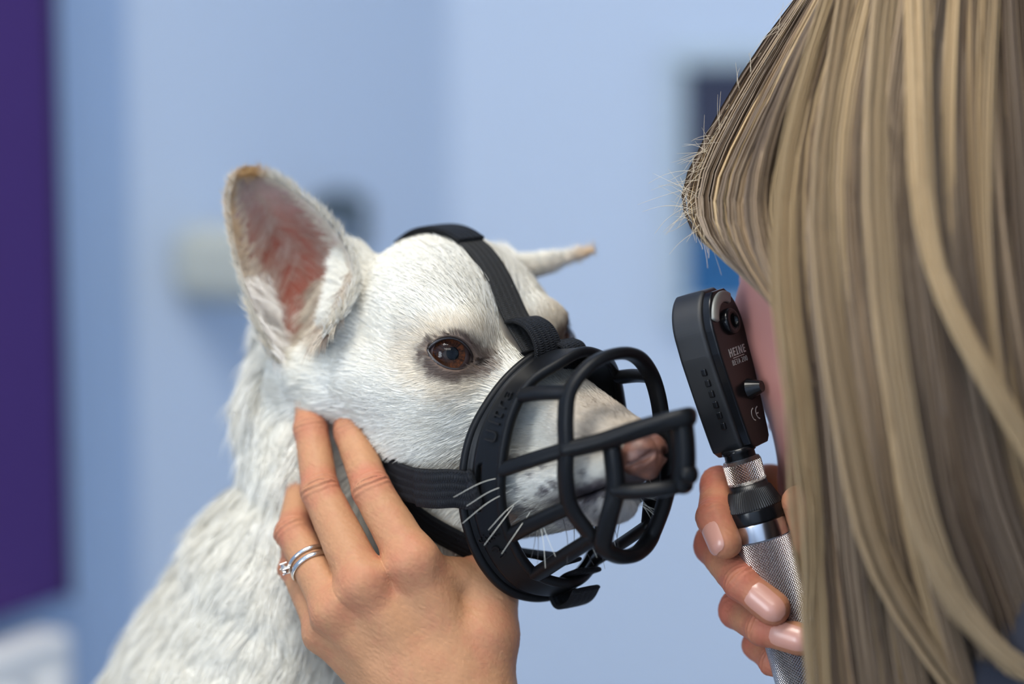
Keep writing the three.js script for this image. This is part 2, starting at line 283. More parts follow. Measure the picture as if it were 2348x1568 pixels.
// pigment of coat and skin, by place on the head
function coat(x, y, z) {
  const [f, l, u] = flu(x, y, z); let c = WHITE;
  if (f > -520 && l > -330) {
    const [ex, ey, ez] = eyeLocal(f, l, u), q = Math.hypot((ex - 6) / 1.25, (ey + 2) * (ey > 0 ? 1.15 : 1)), n = noise3(x / 9, y / 9, z / 9) * 9;
    c = mix3(c, [0.60, 0.47, 0.31], 0.6 * (1 - sstep(70, 125, q + n)));
    c = mix3(c, [0.10, 0.066, 0.05], 1 - sstep(48, 72, q + n));
    if (ex > 40 && ez > -20) c = mix3(c, [0.17, 0.12, 0.09], 1 - sstep(20, 46, Math.hypot((ex - 78) / 1.35, ey + 14) + n));
    // nose bridge tan, lip greys
    const br = sstep(150, 300, f) * sstep(-330, -240, u); c = mix3(c, [0.58, 0.46, 0.34], 0.72 * br);
    const lipd = Math.abs(u + 392 - 0.17 * (f - 100)); if (f > 60) c = mix3(c, [0.12, 0.10, 0.11], (1 - sstep(8, 34, lipd + n)) * sstep(90, 220, f));
    if (f > 80 && Math.abs(l) > 24) for (const [a, b, e, r] of SPOTS) { const dd = Math.hypot(f - a, u - e); if (dd < r * 2.2) c = mix3(c, [0.16, 0.14, 0.14], 0.85 * (1 - sstep(r * 0.7, r * 2.0, dd))); }
    if (f > 120 && u < -380) c = mix3(c, [0.42, 0.40, 0.41], 0.6);
  }
  if (z < -330 && y > 100) c = mix3(c, [0.66, 0.46, 0.26], 0.8 * sstep(FE[1][1].x - 75, FE[1][1].x - 10, x));
  return c;
}
const TABLE_Y = 0.86;
const dogBase = W(V(700, 2600, -700)); dogBase.y = TABLE_Y;
const dog = thing('dog', 'white short-haired dog with pricked ears and brown eyes, wearing the muzzle', 'dog', dogBase);
const dogGeo = meshField(dogField, vec(-1050, -1150, -1000), vec(470, 330, 330), 7);
const skinOf = (x, y, z) => { const c = coat(x, y, z); return [c[0] * 0.93, c[1] * 0.86, c[2] * 0.80]; };
paint(dogGeo, skinOf);
// ear skin: pink inside, tan tip
const earMesh = earGeo();
function earCoat(s, t, side) {
  let c = WHITE; const tip = Math.max(sstep(0.78, 0.93, s), sstep(0.3, 0.6, s) * sstep(-0.8, -0.97, t) * 0.8), edge = sstep(0.74, 0.97, Math.abs(t));
  if (!side) { c = mix3([0.27, 0.066, 0.038], [0.42, 0.30, 0.28], sstep(0.50, 0.86, s + 0.1 * Math.abs(t))); c = mix3(c, [0.74, 0.66, 0.55], edge); }
  return mix3(c, [0.62, 0.40, 0.17], tip * 0.8);
}
{ const n = 56, m = 40, c = []; for (let i = 0; i <= n; i++) { const s = Math.pow(i / n, 0.85); for (let j = 0; j < 2 * m; j++) { const side = j > m, t = side ? -1 + 2 * (2 * m - j) / m : -1 + 2 * j / m; c.push(...earCoat(s, t, side)); } } earMesh.setAttribute('color', new THREE.Float32BufferAttribute(c, 3)); }
const EW = TO_WORLD.elements, worldY = (x, y, z) => EW[1] * x + EW[5] * y + EW[9] * z + EW[13];
const lowGeo = meshField((x, y, z) => Math.max(dogLow(x, y, z), y + 1120, (TABLE_Y + 0.001 - worldY(x, y, z)) / UNIT), vec(-1150, -2700, -1900), vec(300, -1080, 300), 26); paint(lowGeo, () => WHITE);
const MSKIN = std({ vertexColors: true, roughness: 0.75 });
for (const g of [dogGeo, earMesh, lowGeo]) g.deleteAttribute('uv');
const dogAll = mergeGeometries([dogGeo.clone(), earMesh.clone(), lowGeo]);
part('body', dogAll, MSKIN, dog);

// eyes
const MSCLERA = phys({ color: col(0.17, 0.115, 0.11), roughness: 0.25, clearcoat: 1, clearcoatRoughness: 0.05 });
const irisTex = dataTex(512, 64, (x, y) => { const n = 0.5 + 0.35 * noise3(x / 3, y / 16, 2) + 0.3 * noise3(x / 11, y / 9, 5), r = y / 63; const k = clamp(n * (0.55 + 0.9 * r) * (r > 0.9 ? 1 - (r - 0.9) * 7 : 1)); return [Math.round(22 + 66 * k), Math.round(11 + 33 * k), Math.round(6 + 12 * k)]; }, true);
const MIRIS = phys({ map: irisTex, roughness: 0.6, specularIntensity: 0.2 }), MPUPIL = phys({ color: col(0.003, 0.004, 0.006), roughness: 0.6, specularIntensity: 0 });
const MCORNEA = phys({ color: col(1, 1, 1), transmission: 1, roughness: 0.015, ior: 1.33, thickness: 0 });
const MLID = phys({ color: col(0.022, 0.015, 0.014), roughness: 0.38, clearcoat: 0.4, clearcoatRoughness: 0.25 });
function makeEye(side) {
  const C = H(EYE.c.x + (side < 0 ? FAR_EYE : 0), EYE.c.y * side, EYE.c.z), ax = (v) => HD(v.x, v.y * side, v.z), X = ax(EYE.x), Y = ax(EYE.y), Z = ax(EYE.z);
  // the gaze is turned a little forward of the lid opening
  const G = side > 0 ? Z.clone().multiplyScalar(0.955).addScaledVector(X, -0.07).addScaledVector(Y, 0.02).normalize() : Z.clone().addScaledVector(X, -0.2).normalize(), GX = X.clone().addScaledVector(G, -X.dot(G)).normalize(), GY = vec().crossVectors(G, GX);
  const basis = new THREE.Matrix4().makeBasis(GX, GY, G).setPosition(C);
  const eye = new THREE.Group(); eye.name = 'eye'; eye.position.copy(W(C)).sub(dog.position); dog.add(eye);
  const R = EYE.r, ri = 38, put = (g) => g.applyMatrix4(basis);
  const lathe = (pts, n = 64) => { const g = new THREE.LatheGeometry(pts.map(([r, z]) => new THREE.Vector2(r, z)), n); g.rotateX(Math.PI / 2); return g; };
  const prof = []; for (let i = 0; i <= 40; i++) { const a = Math.PI - i / 40 * (Math.PI - Math.asin(ri / R)); prof.push([R * Math.sin(a), R * Math.cos(a)]); }
  part('sclera', put(lathe(prof)), MSCLERA, eye);
  const zi = R * Math.cos(Math.asin(ri / R)) - 3;
  part('iris', put(lathe([[12, zi - 9], [20, zi - 7], [30, zi - 2], [ri + 1, zi + 2]])), MIRIS, eye);
  part('pupil', put(lathe([[15, zi - 6.2], [14.6, zi - 5.2], [0.01, zi - 4.6]]).translate(side > 0 ? 9 : 0, 3, 0)), MPUPIL, eye);
  const cor = []; for (let i = 0; i <= 24; i++) { const t = i / 24, r = (ri + 1.5) * (1 - t); cor.push([Math.max(r, 0.01), zi + 2.5 + 17 * (1 - Math.pow(r / (ri + 1.5), 2))]); }
  part('cornea', put(lathe(cor)), MCORNEA, eye);
  const rim = [], rad = R + 8; for (let i = 0; i < 60; i++) { const a = i / 60 * Math.PI * 2, x = 2 + 55 * Math.cos(a), y = Math.sin(a) > 0 ? lidTop(x) : lidBot(x); const z = Math.sqrt(Math.max(rad * rad - x * x - y * y, 60)); rim.push(C.clone().addScaledVector(X, x).addScaledVector(Y, y).addScaledVector(Z, z)); }
  part('eyelid_rim', sweep(rim, 13, 8, (p) => p.clone().sub(C), { n: 90, m: 10, closed: true, pow: 2.2 }), MLID, eye);
}
makeEye(1); makeEye(-1);
// nose leather with nostrils
{ const nf = (x, y, z) => { const [f, l, u] = flu(x, y, z), s = Math.abs(l); let d = ell(f, s, u, 384, 12, -300, 46, 44, 42); d = smin(d, ell(f, s, u, 366, 30, -312, 34, 26, 30), 24); d = smin(d, ell(f, s, u, 388, 0, -332, 28, 20, 30), 22);
    const n = Math.min(cone(f, s, u, c3(432, 20, -306), c3(410, 36, -312), 10, 9), cone(f, s, u, c3(410, 36, -312), c3(378, 60, -322), 8, 5)); d = smax(d, -n, 6); return d + 0.5 * noise3(x / 5, y / 5, z / 5); };
  const c = H(395, 0, -305), g = meshField(nf, c.clone().subScalar(90), c.clone().addScalar(90), 2.6);
  paint(g, (x, y, z) => { const [f, l, u] = flu(x, y, z), n = noise3(x / 14, y / 14, z / 14); return mix3([0.21, 0.090, 0.060], [0.10, 0.045, 0.034], clamp(0.25 + 0.7 * n)); });
  part('nose', g, phys({ vertexColors: true, roughness: 0.5, clearcoat: 0.12, clearcoatRoughness: 0.35 }), dog); }

// ------------- fur: tufts of five bent hairs, laid along the lie of the coat
function tuftGeo(variant, hairs, spread, bend, wide) {
  let s0 = seed; seed = 900 + variant; const pos = [], nor = [], idx = [];
  for (let h = 0; h < hairs; h++) {
    const oy = rr(-spread, spread), ox = rr(-spread, spread) * 0.8, len = rr(0.7, 1.1), yaw = rr(-0.16, 0.16), lift = rr(0.75, 1.3), w = wide * rr(0.7, 1.2), tilt = rr(-0.5, 0.5), base = pos.length / 3, n = 3;
    for (let i = 0; i <= n; i++) {
      const t = i / n, x = ox + len * t * Math.cos(yaw), y = oy + len * t * t * Math.sin(yaw) * 1.3, z = bend * lift * Math.sin(t * 2.2) * 1.05, ww = w * (t < 0.99 ? 1 - 0.75 * t * t : 0.12);
      pos.push(x, y - ww / 2, z - tilt * ww / 2, x, y + ww / 2, z + tilt * ww / 2); const nn = vec(-0.25, -tilt, 1).normalize(); nor.push(nn.x, nn.y, nn.z, nn.x, nn.y, nn.z);
      if (i < n) { const a = base + i * 2; idx.push(a, a + 2, a + 1, a + 1, a + 2, a + 3); }
    }
  }
  seed = s0; const g = new THREE.BufferGeometry(); g.setAttribute('position', new THREE.Float32BufferAttribute(pos, 3)); g.setAttribute('normal', new THREE.Float32BufferAttribute(nor, 3)); g.setIndex(idx); return g;
}
const MFUR = std({ color: col(1, 1, 1), roughness: 0.6 });
const TUFTS = [tuftGeo(1, 6, 0.16, 0.13, 0.027), tuftGeo(2, 6, 0.16, 0.17, 0.027), tuftGeo(3, 7, 0.16, 0.10, 0.024), tuftGeo(4, 7, 0.10, 0.20, 0.020), tuftGeo(5, 7, 0.12, 0.15, 0.020), tuftGeo(6, 4, 0.2, 0.3, 0.013), tuftGeo(7, 4, 0.25, 0.22, 0.013)];
const furLists = {};
const clash = [];                       // fields the coat must not grow through (filled by hand, straps)
const WL = new THREE.Matrix4().copy(TO_WORLD);
function addTuft(set, variant, p, n, dir, L, c) {
  const t = dir.clone().addScaledVector(n, -dir.dot(n)); if (t.lengthSq() < 1e-6) return; t.normalize();
  const tip = p.clone().addScaledVector(t, L * 0.9).addScaledVector(n, L * 0.12);
  for (const k of clash) if (k(p.x, p.y, p.z) < 3 || k(tip.x, tip.y, tip.z) < 2) return;
  const m = new THREE.Matrix4().makeBasis(t.multiplyScalar(L), vec().crossVectors(n, t.clone().normalize()).multiplyScalar(L), n.clone().multiplyScalar(L)); m.setPosition(p);
  ((furLists[set] ??= {})[variant] ??= []).push(m, c);
}
function growFur() {
  const NOSE = H(440, 0, -310), eyes = [1, -1].map((s) => H(EYE.c.x, EYE.c.y * s, EYE.c.z)), P = dogGeo.attributes.position, N = dogGeo.attributes.normal, ix = dogGeo.index.array, a = vec(), b = vec(), c = vec(), n = vec(), p = vec();
  for (let q = 0; q < ix.length; q += 3) {
    a.fromBufferAttribute(P, ix[q]); b.fromBufferAttribute(P, ix[q + 1]); c.fromBufferAttribute(P, ix[q + 2]);
    n.fromBufferAttribute(N, ix[q]); if (n.z < -0.42) continue;
    const mx = (a.x + b.x + c.x) / 3, my = (a.y + b.y + c.y) / 3, mz = (a.z + b.z + c.z) / 3, [f, l, u] = flu(mx, my, mz);
    const area = vec().crossVectors(b.clone().sub(a), c.clone().sub(a)).length() / 2;
    const [ex, ey, ez] = eyeLocal(f, l, u), eyeR = Math.hypot(ex / 1.3, ey), nearEye = ez > -40 && eyeR < 150;
    if (ez > 8 && ex > -58 && ex < 62 && ey < lidTop(ex) + 5 && ey > lidBot(ex) - 5) continue;
    if (Math.hypot(f - 400, l, u + 306) < 52) continue;
    let hd = headField(f, l, u); for (const [fa, fb, ra, rb] of FE) hd = Math.min(hd, cone(mx, my, mz, fa, fb, ra, rb) - 6); for (const [fa, fb, ra, rb] of MOUND) hd = Math.min(hd, cone(mx, my, mz, fa, fb, ra, rb) - 4); const farEar = mx > V(1180, 0, -400).x && mz < -330 && my > 110; const neck = sstep(4, 60, hd), snout = sstep(40, 150, f);
    let L = mix(54, 24, snout); if (nearEye) L = Math.min(L, mix(15, L, sstep(40, 130, eyeR)));
    const back = sstep(-150, -330, f) * sstep(60, -120, u); L = mix(L, 78, back * (1 - snout)); L = mix(L, 88, neck); if (farEar) L = 20;
    const cover = mix(23, 46, neck) * mix(1, 0.6, snout) * (nearEye ? mix(0.28, 1, sstep(40, 130, eyeR)) : 1);
    let k = area / cover; k = Math.floor(k) + (rnd() < k % 1 ? 1 : 0);
    for (let i = 0; i < k; i++) {
      let r1 = Math.sqrt(rnd()), r2 = rnd(); p.set(0, 0, 0).addScaledVector(a, 1 - r1).addScaledVector(b, r1 * (1 - r2)).addScaledVector(c, r1 * r2);
      const dir = p.clone().sub(NOSE).normalize(); dir.y -= 0.35 * sstep(-40, -200, u) * (1 - snout);
      if (nearEye) for (const e of eyes) { const d = p.clone().sub(e), w = 1.3 * (1 - sstep(50, 150, d.length())); dir.addScaledVector(d.normalize(), w); }
      const down = vec(-0.15, -1, 0.1); if (neck > 0) { const wob = noise3(p.x / 110, p.y / 110, p.z / 110); down.x += wob * 0.7 - 0.25; dir.lerp(down, neck); }
      dir.x += 0.16 * noise3(p.x / 30, p.y / 30, 3) + 0.1 * gauss(); dir.y += 0.16 * noise3(p.x / 30, 5, p.y / 30) + 0.1 * gauss(); dir.z += 0.1 * gauss();
      const cc = coat(p.x, p.y, p.z), v = rnd() < 0.25 ? rr(0.80, 0.94) : rr(0.94, 1.06), warm = rr(-0.02, 0.03) + 0.03 * noise3(p.x / 60, p.y / 60, p.z / 60);
      const colr = [Math.min(cc[0] * v, 0.92), Math.min(cc[1] * (v - warm * 0.3), 0.91), Math.min(cc[2] * (v - warm), 0.88)];
      const nn = n.clone(); if (neck > 0.3) { nn.x += 0.25 * gauss(); nn.y += 0.25 * gauss(); nn.normalize(); }
      addTuft(neck > 0.5 ? 'neck_fur' : snout > 0.5 ? 'snout_fur' : 'head_fur', neck > 0.5 ? 3 + (rnd() < 0.5 ? 1 : 0) : Math.floor(rnd() * 3), p, nn, dir, L * rr(0.75, 1.2), colr);
    }
  }
  // long hairs at the mouth of the ear
  for (let i = 0; i < 900; i++) { const right = rnd() < 0.72, s = right ? rr(0.02, 0.34) : rr(0.08, 0.4), t = right ? rr(0.3, 1) : rr(-1, -0.55), p0 = earPoint(s, t, 0), dir = right ? vec(rr(-0.7, -0.2), rr(-0.9, -0.2), rr(0, 0.5)) : vec(rr(0.1, 0.6), rr(-0.9, -0.1), rr(0, 0.5)), nn = vec(right ? -0.5 : 0.5, 0.2, 1).normalize(); let cc = right ? mix3([0.62, 0.54, 0.42], [0.20, 0.12, 0.08], rnd() < 0.35 ? rr(0.5, 1) : rr(0, 0.3)) : mix3([0.78, 0.75, 0.70], [0.5, 0.42, 0.36], rnd() * 0.5); addTuft('ear_fur', 3 + (rnd() < 0.5 ? 1 : 0), p0, nn, dir, rr(38, 80), cc); }
  // ear rim
  for (let i = 0; i < 2600; i++) { const s = rnd() * 0.995, e = rnd() < 0.5 ? -1 : 1, c0 = e < 0 ? earL : earR, p0 = c0.getPoint(s), tg = c0.getTangent(s), out = p0.clone().sub((e < 0 ? earR : earL).getPoint(s)); out.z = 0; if (out.lengthSq() < 100) out.set(-0.3, 1, 0); out.normalize();
    const nn = vec(out.x * 0.8 + rr(-0.3, 0.3), out.y * 0.8 + rr(-0.3, 0.3), rr(-0.6, 0.9)).normalize(), dir = tg.clone().multiplyScalar(0.9).addScaledVector(out, rr(0, 0.45)).add(vec(rr(-0.2, 0.2), rr(-0.2, 0.2), rr(-0.2, 0.4))); let cc = mix3([0.80, 0.74, 0.62], [0.82, 0.79, 0.72], rnd()); cc = mix3(cc, [0.66, 0.43, 0.20], Math.max(sstep(0.8, 0.93, s), e < 0 ? 0.6 * sstep(0.3, 0.6, s) * rnd() : 0)); addTuft('ear_fur', 3 + (rnd() < 0.5 ? 1 : 0), p0.add(vec(rr(-5, 5), rr(-5, 5), rr(-6, 4))), nn, dir, rr(16, 30) * (s < 0.25 ? 1.7 : 1), cc); }
  // ear
  const du = 0.004;
  for (let i = 0; i < 9000; i++) {
    const s = Math.pow(rnd(), 0.9) * 0.985, t = rr(-1, 1), side = rnd() < 0.35 ? 1 : 0, p0 = earPoint(s, t, side), ps = earPoint(Math.min(s + du, 1), t, side), pt = earPoint(s, Math.min(t + du, 1), side), es = ps.clone().sub(p0).normalize(), et = pt.clone().sub(p0).normalize();
    let nn = vec().crossVectors(et, es).normalize(); if (side) nn.negate(); if (!nn.x && !nn.y) continue; if (!side && nn.z < 0 && t * t < 0.8) nn.negate();
    const edge = sstep(0.55, 0.9, Math.abs(t)); let dir, L, cc;
    if (side) { dir = es.clone(); L = 30; cc = earCoat(s, t, 1); }
    else {
      const centre = (1 - sstep(0.1, 0.8, Math.abs(t))) * (1 - sstep(0.25, 0.75, s)); if (rnd() < 0.72 + 0.27 * centre - 0.55 * edge) continue;
      dir = es.clone().multiplyScalar(mix(0.75, 0.35, edge)).addScaledVector(et, -Math.sign(t) * (0.5 + 0.6 * edge * (1 - s))).addScaledVector(nn, 0.5); dir.x += 0.25 * gauss(); dir.y += 0.25 * gauss(); L = mix(62, 24, sstep(0.25, 0.75, s)) * rr(0.6, 1.2);
      cc = mix3([0.44, 0.30, 0.23], [0.60, 0.49, 0.42], rnd()); cc = mix3(cc, [0.80, 0.72, 0.58], edge * 0.8); cc = mix3(cc, [0.66, 0.42, 0.19], Math.max(sstep(0.80, 0.93, s), 0.7 * sstep(0.3, 0.6, s) * sstep(-0.75, -0.95, t))); if (s < 0.32 && t > 0.15) cc = mix3(cc, [0.20, 0.13, 0.09], 0.6 * rnd());
      nn.addScaledVector(dir, 0.25).normalize();
    }
    addTuft('ear_fur', (side || edge > 0.6 ? 3 : 5) + (rnd() < 0.5 ? 1 : 0), p0, nn, dir, L * 1.05, cc);
  }
}

// ---------------------------------------------------------------- basket muzzle
const rubberTex = dataTex(256, 256, (x, y) => [128 + 55 * (hash3(x, y, 9) - 0.5) + 40 * noise3(x / 3, y / 3, 4)]);
const MRUBBER = phys({ color: col(0.0045, 0.0048, 0.0056), roughness: 0.36, bumpMap: rubberTex, bumpScale: 0.00006, specularIntensity: 0.4 });
const weaveTex = dataTex(256, 256, (x, y) => { const a = Math.sin(x / 256 * 6.2832 * 16), b = Math.sin(y / 256 * 6.2832 * 16 + (Math.floor(x / 16) % 2) * 3.14); return [Math.round(128 + 60 * Math.max(a * 0.7, b) + 30 * (hash3(x, y, 1) - 0.5))]; });
const MWEB = phys({ color: col(0.010, 0.011, 0.0135), roughness: 0.6, bumpMap: weaveTex, bumpScale: 0.0014, specularIntensity: 0.35 });
const MWEBGREY = phys({ color: col(0.030, 0.030, 0.030), roughness: 0.8, bumpMap: weaveTex, bumpScale: 0.0012, specularIntensity: 0.35 });
const muzzleC = H(150, 0, -300);
const muzzle = thing('basket_muzzle', 'black rubber basket muzzle with webbing straps on the white dog', 'muzzle', W(muzzleC));
// [forward, side, up] of half the rear rim and half the front edge of the band, from top to bottom
const RIM = [[112, 0, -40], [104, 62, -58], [76, 128, -108], [36, 186, -190], [8, 214, -290], [-8, 214, -390], [-18, 178, -490], [-22, 110, -562], [-22, 0, -594]];
const EDGE = [[250, 0, -54], [238, 70, -72], [200, 132, -104], [162, 172, -172], [124, 194, -277], [92, 188, -365], [70, 160, -440], [58, 100, -528], [72, 0, -570]];
const full = (half) => [...half.map(([f, l, u]) => H(f, l, u)), ...half.slice(1, -1).reverse().map(([f, l, u]) => H(f, -l, u))];
const rimC = new THREE.CatmullRomCurve3(full(RIM), true, 'catmullrom', 0.5), edgeC = new THREE.CatmullRomCurve3(full(EDGE), true, 'catmullrom', 0.5);
const AX0 = H(0, 0, -318), outOf = (p) => { const d = p.clone().sub(AX0); return d.addScaledVector(HA, -d.dot(HA)); };
// band as a shell: v 0 rim .. 1 front edge; th 0 outside 1 inside
function bandPoint(u, v, th = 0) {
  const a = rimC.getPoint(u), b = edgeC.getPoint(u), p = a.clone().lerp(b, v), o = outOf(p).normalize();
  const step = 10 * Math.exp(-Math.pow((v - 0.2) / 0.09, 2)) * -1 + 9 * sstep(0.2, 0.35, v) * 0.5; return p.addScaledVector(o, 6 + step - 15 * th);
}
// strap slots: left out of the shell at the sides
const SLOT = { u0: 0.236, u1: 0.298, v0: 0.40, v1: 0.56 };
function bandGeo() {
  const nu = 240, nv = 24, list = [], cell = (i, j) => { const u = (i + 0.5) / nu, v = (j + 0.5) / nv, m = Math.min(u, 1 - u); return !(m > SLOT.u0 && m < SLOT.u1 && v > SLOT.v0 && v < SLOT.v1); };
  const pos = [], idx = [], uv = []; for (let th = 0; th < 2; th++) for (let j = 0; j <= nv; j++) for (let i = 0; i < nu; i++) { const p = bandPoint(i / nu, j / nv, th); pos.push(p.x, p.y, p.z); uv.push(i / nu * 24, j / nv * 1.6); }
  const id = (th, i, j) => th * (nv + 1) * nu + j * nu + (i % nu);
  for (let j = 0; j < nv; j++) for (let i = 0; i < nu; i++) {
    if (cell(i, j)) { idx.push(id(0, i, j), id(0, i, j + 1), id(0, i + 1, j), id(0, i + 1, j), id(0, i, j + 1), id(0, i + 1, j + 1)); idx.push(id(1, i, j), id(1, i + 1, j), id(1, i, j + 1), id(1, i + 1, j), id(1, i + 1, j + 1), id(1, i, j + 1)); }
    else { const wall = (a, b) => idx.push(id(0, ...a), id(0, ...b), id(1, ...a), id(1, ...a), id(0, ...b), id(1, ...b)); if (cell(i - 1, j)) wall([i, j], [i, j + 1]); if (cell(i + 1, j)) wall([i + 1, j + 1], [i + 1, j]); if (cell(i, j - 1)) wall([i + 1, j], [i, j]); if (cell(i, j + 1)) wall([i, j + 1], [i + 1, j + 1]); }
  }
  for (let i = 0; i < nu; i++) for (const j of [0, nv]) idx.push(id(0, i, j), id(0, i + 1, j), id(1, i, j), id(1, i, j), id(0, i + 1, j), id(1, i + 1, j));
  const g = new THREE.BufferGeometry(); g.setAttribute('position', new THREE.Float32BufferAttribute(pos, 3)); g.setAttribute('uv', new THREE.Float32BufferAttribute(uv, 2)); g.setIndex(idx); g.computeVertexNormals(); return g;
}
const band = part('band', bandGeo(), MRUBBER, muzzle);
part('rear_rim', sweep(rimC.getPoints(100).slice(0, 100), 22, 26, outOf, { n: 200, m: 14, closed: true, pow: 2.3 }), MRUBBER, band);
part('front_rim', sweep(edgeC.getPoints(100).slice(0, 100), 20, 24, outOf, { n: 200, m: 14, closed: true, pow: 2.6 }), MRUBBER, band);
const hp = (a) => a.map(([f, l, u]) => H(f, l, u)), mirror = (a) => a.map(([f, l, u]) => [f, -l, u]);
const bar = (name, pts, w = 34, h = 26, o = {}) => part(name, sweep(hp(pts), w, h, outOf, { n: 44, m: 16, pow: 3, ...o }), MRUBBER, muzzle);
// nose hoop from one side over the top to the other
const half2 = [[262, 92, -462], [256, 130, -388], [278, 148, -322], [300, 150, -260], [312, 146, -195], [322, 128, -136], [345, 72, -88]];
bar('nose_hoop', [...half2, [357, 0, -74], ...mirror(half2).reverse()], 40, 28, { n: 120 });
const half3 = [[376, 84, -258], [374, 86, -300], [360, 84, -368], [322, 86, -430], [280, 76, -488], [276, 40, -516]];
bar('chin_hoop', [...half3, [278, 0, -524], ...mirror(half3).reverse()], 42, 34, { n: 120 });
bar('upper_nose_bar', [[298, 152, -262], [376, 112, -258], [460, 66, -246], [520, 22, -240], [533, 0, -239], [520, -22, -240], [460, -66, -246], [376, -112, -258], [298, -152, -262]], 36, 40, { n: 100 });
bar('lower_nose_bar', [[358, 86, -370], [410, 70, -378], [455, 34, -384], [466, 0, -385], [455, -34, -384], [410, -70, -378], [358, -86, -370]], 34, 34, { n: 80 });
part('front_bar', sweep(hp([[518, 0, -240], [512, 0, -290], [500, 0, -340], [478, 0, -388]]), 40, 46, () => HA, { n: 30, pow: 4 }), MRUBBER, muzzle);
{ const g = new THREE.SphereGeometry(24, 24, 16); g.scale(1, 1, 0.8); const m = new THREE.Matrix4().makeBasis(HR, HU, HA); g.applyMatrix4(m); const c = H(508, 0, -362); g.translate(c.x, c.y, c.z); part('bumper', g, MRUBBER, muzzle); }
const SIDE = [[[[190, 150, -124], [250, 146, -128], [318, 128, -138]], 30], [[[122, 194, -280], [210, 178, -270], [300, 150, -260]], 28], [[[66, 164, -432], [160, 152, -408], [256, 128, -386]], 30], [[[54, 96, -534], [160, 96, -500], [266, 88, -466]], 34]];
for (const [pts, w] of SIDE) { bar('side_bar', pts, w + 6, 26); bar('side_bar', mirror(pts), w + 6, 26); }
// raised lettering on the near side of the band
const font = await new FontLoader().loadAsync('fonts/droid/droid_sans_regular.typeface.json'), fontBold = await new FontLoader().loadAsync('fonts/droid/droid_sans_bold.typeface.json');
function letters(text, size, depth, place, f = font) {           // place(x, width) -> basis matrix for a letter starting at x
  const list = []; let x = 0;
  for (const ch of text) { const sp = ch === ' ' ? size * 0.35 : 0; if (!sp) { const g = new TextGeometry(ch, { font: f, size, depth, curveSegments: 5, bevelEnabled: false }); g.computeBoundingBox(); const w = g.boundingBox.max.x; g.translate(-w / 2, 0, 0); g.applyMatrix4(place(x + w / 2)); list.push(g); x += w + size * 0.16; } else x += sp; }
  return { geo: merged(list), width: x };
}
function onBand(u, v, up) {             // frame on the band's outside: text runs along +-u or v
  const p = bandPoint(u, v), du = bandPoint(u + 0.002, v).sub(bandPoint(u - 0.002, v)).normalize(), dv = bandPoint(u, v + 0.02).sub(bandPoint(u, v - 0.02)).normalize(), n = vec().crossVectors(dv, du).normalize(); if (n.dot(outOf(p)) < 0) n.negate(); return { p, du, dv, n };
}
{ const per = rimC.getLength(), mk = (u, v, xd, yd) => { const { p, du, dv, n } = onBand(u, v), X = vec(0, 0, 0).addScaledVector(du, xd[0]).addScaledVector(dv, xd[1]).normalize(), Y = vec().crossVectors(n, X); return new THREE.Matrix4().makeBasis(X, Y, n).setPosition(p.addScaledVector(n, -0.6)); };
  // "Ultra" reads upwards along the band, "Size 3" across it
  part('raised_lettering', letters('Ultra', 36, 5, (x) => mk(0.222 - x / per, 0.86, [-1, 0])).geo, MRUBBER, band);
  part('raised_lettering', letters('Size', 24, 5, (x) => mk(0.352, 0.34 + x / 118, [0, 1])).geo, MRUBBER, band);
  part('raised_lettering', letters('3', 34, 5, (x) => mk(0.384, 0.62 + x / 118, [0, 1])).geo, MRUBBER, band); }
// forehead strap lying on the midline of the skull
function headTop(f, l = 0, lift = 0) { let u = 420; for (let i = 0; i < 60; i++) { const d = headField(f, l, u); u -= d * 0.9; if (d < 0.2) break; } return H(f, l, u + lift); }
const strapMid = (fs, lift) => fs.map((f) => headTop(f, -6, lift));
const SU = () => HU.clone().addScaledVector(HA, 0.45);
part('forehead_strap', sweep([...strapMid([-330, -260, -190, -120, -70, -30, 5], 15), H(44, -4, 62), H(74, 0, 10), H(92, 0, -26)], 76, 9, SU, { n: 80, pow: 6 }), MWEBGREY, muzzle, 'grey-black webbing over the forehead');
part('strap_keeper', sweep(strapMid([-300, -240, -180, -130, -95, -62], 24), 82, 14, SU, { n: 50, pow: 6 }), MWEB, muzzle, 'doubled black webbing on top of the head');
part('strap_loop', sweep([H(52, 0, 50), H(86, 0, 46), H(122, 0, 22), H(138, 0, -18), H(128, 0, -52), H(98, 0, -56), H(76, 0, -30)], 82, 13, (p) => p.clone().sub(H(96, 0, -8)), { n: 60, pow: 5 }), MWEB, muzzle, 'black webbing loop joining strap and band');
part('strap_loop', sweep([H(128, -60, -18), H(156, -62, -34), H(160, -64, -66), H(138, -62, -84)], 74, 12, (p) => p.clone().sub(H(120, -60, -60)), { n: 40, pow: 5 }), MWEB, muzzle);
// neck strap: from the near slot back along the cheek, under the fingers and up behind the jaw
const slotAt = (v) => bandPoint(0.267, v, 0).addScaledVector(outOf(bandPoint(0.267, v)).normalize(), 9);
const CHEEKSTRAP = [slotAt(0.52), slotAt(0.36), slotAt(0.2), V(1040, 1118, 48), V(985, 1117, 10), V(930, 1108, -60), V(875, 1075, -150), V(815, 1005, -228), V(768, 935, -262), V(720, 850, -310)];
part('cheek_strap', sweep(CHEEKSTRAP, 84, 13, () => HR.clone().negate().add(vec(0, 0, 0.35)), { n: 90, pow: 5 }), MWEB, muzzle, 'black ribbed webbing along the jaw');
part('strap_fold', sweep([slotAt(0.5), slotAt(0.3), V(1040, 1120, 58), V(1000, 1122, 40), V(955, 1118, -6)], 88, 16, () => HR.clone().negate().add(vec(0, 0, 0.35)), { n: 40, pow: 5 }), MWEB, muzzle);
const fs = [bandPoint(0.708, 0.50, 1), ...[[0, -226, -306], [-120, -232, -240], [-260, -262, -180], [-380, -240, -80]].map((a) => H(...a))];
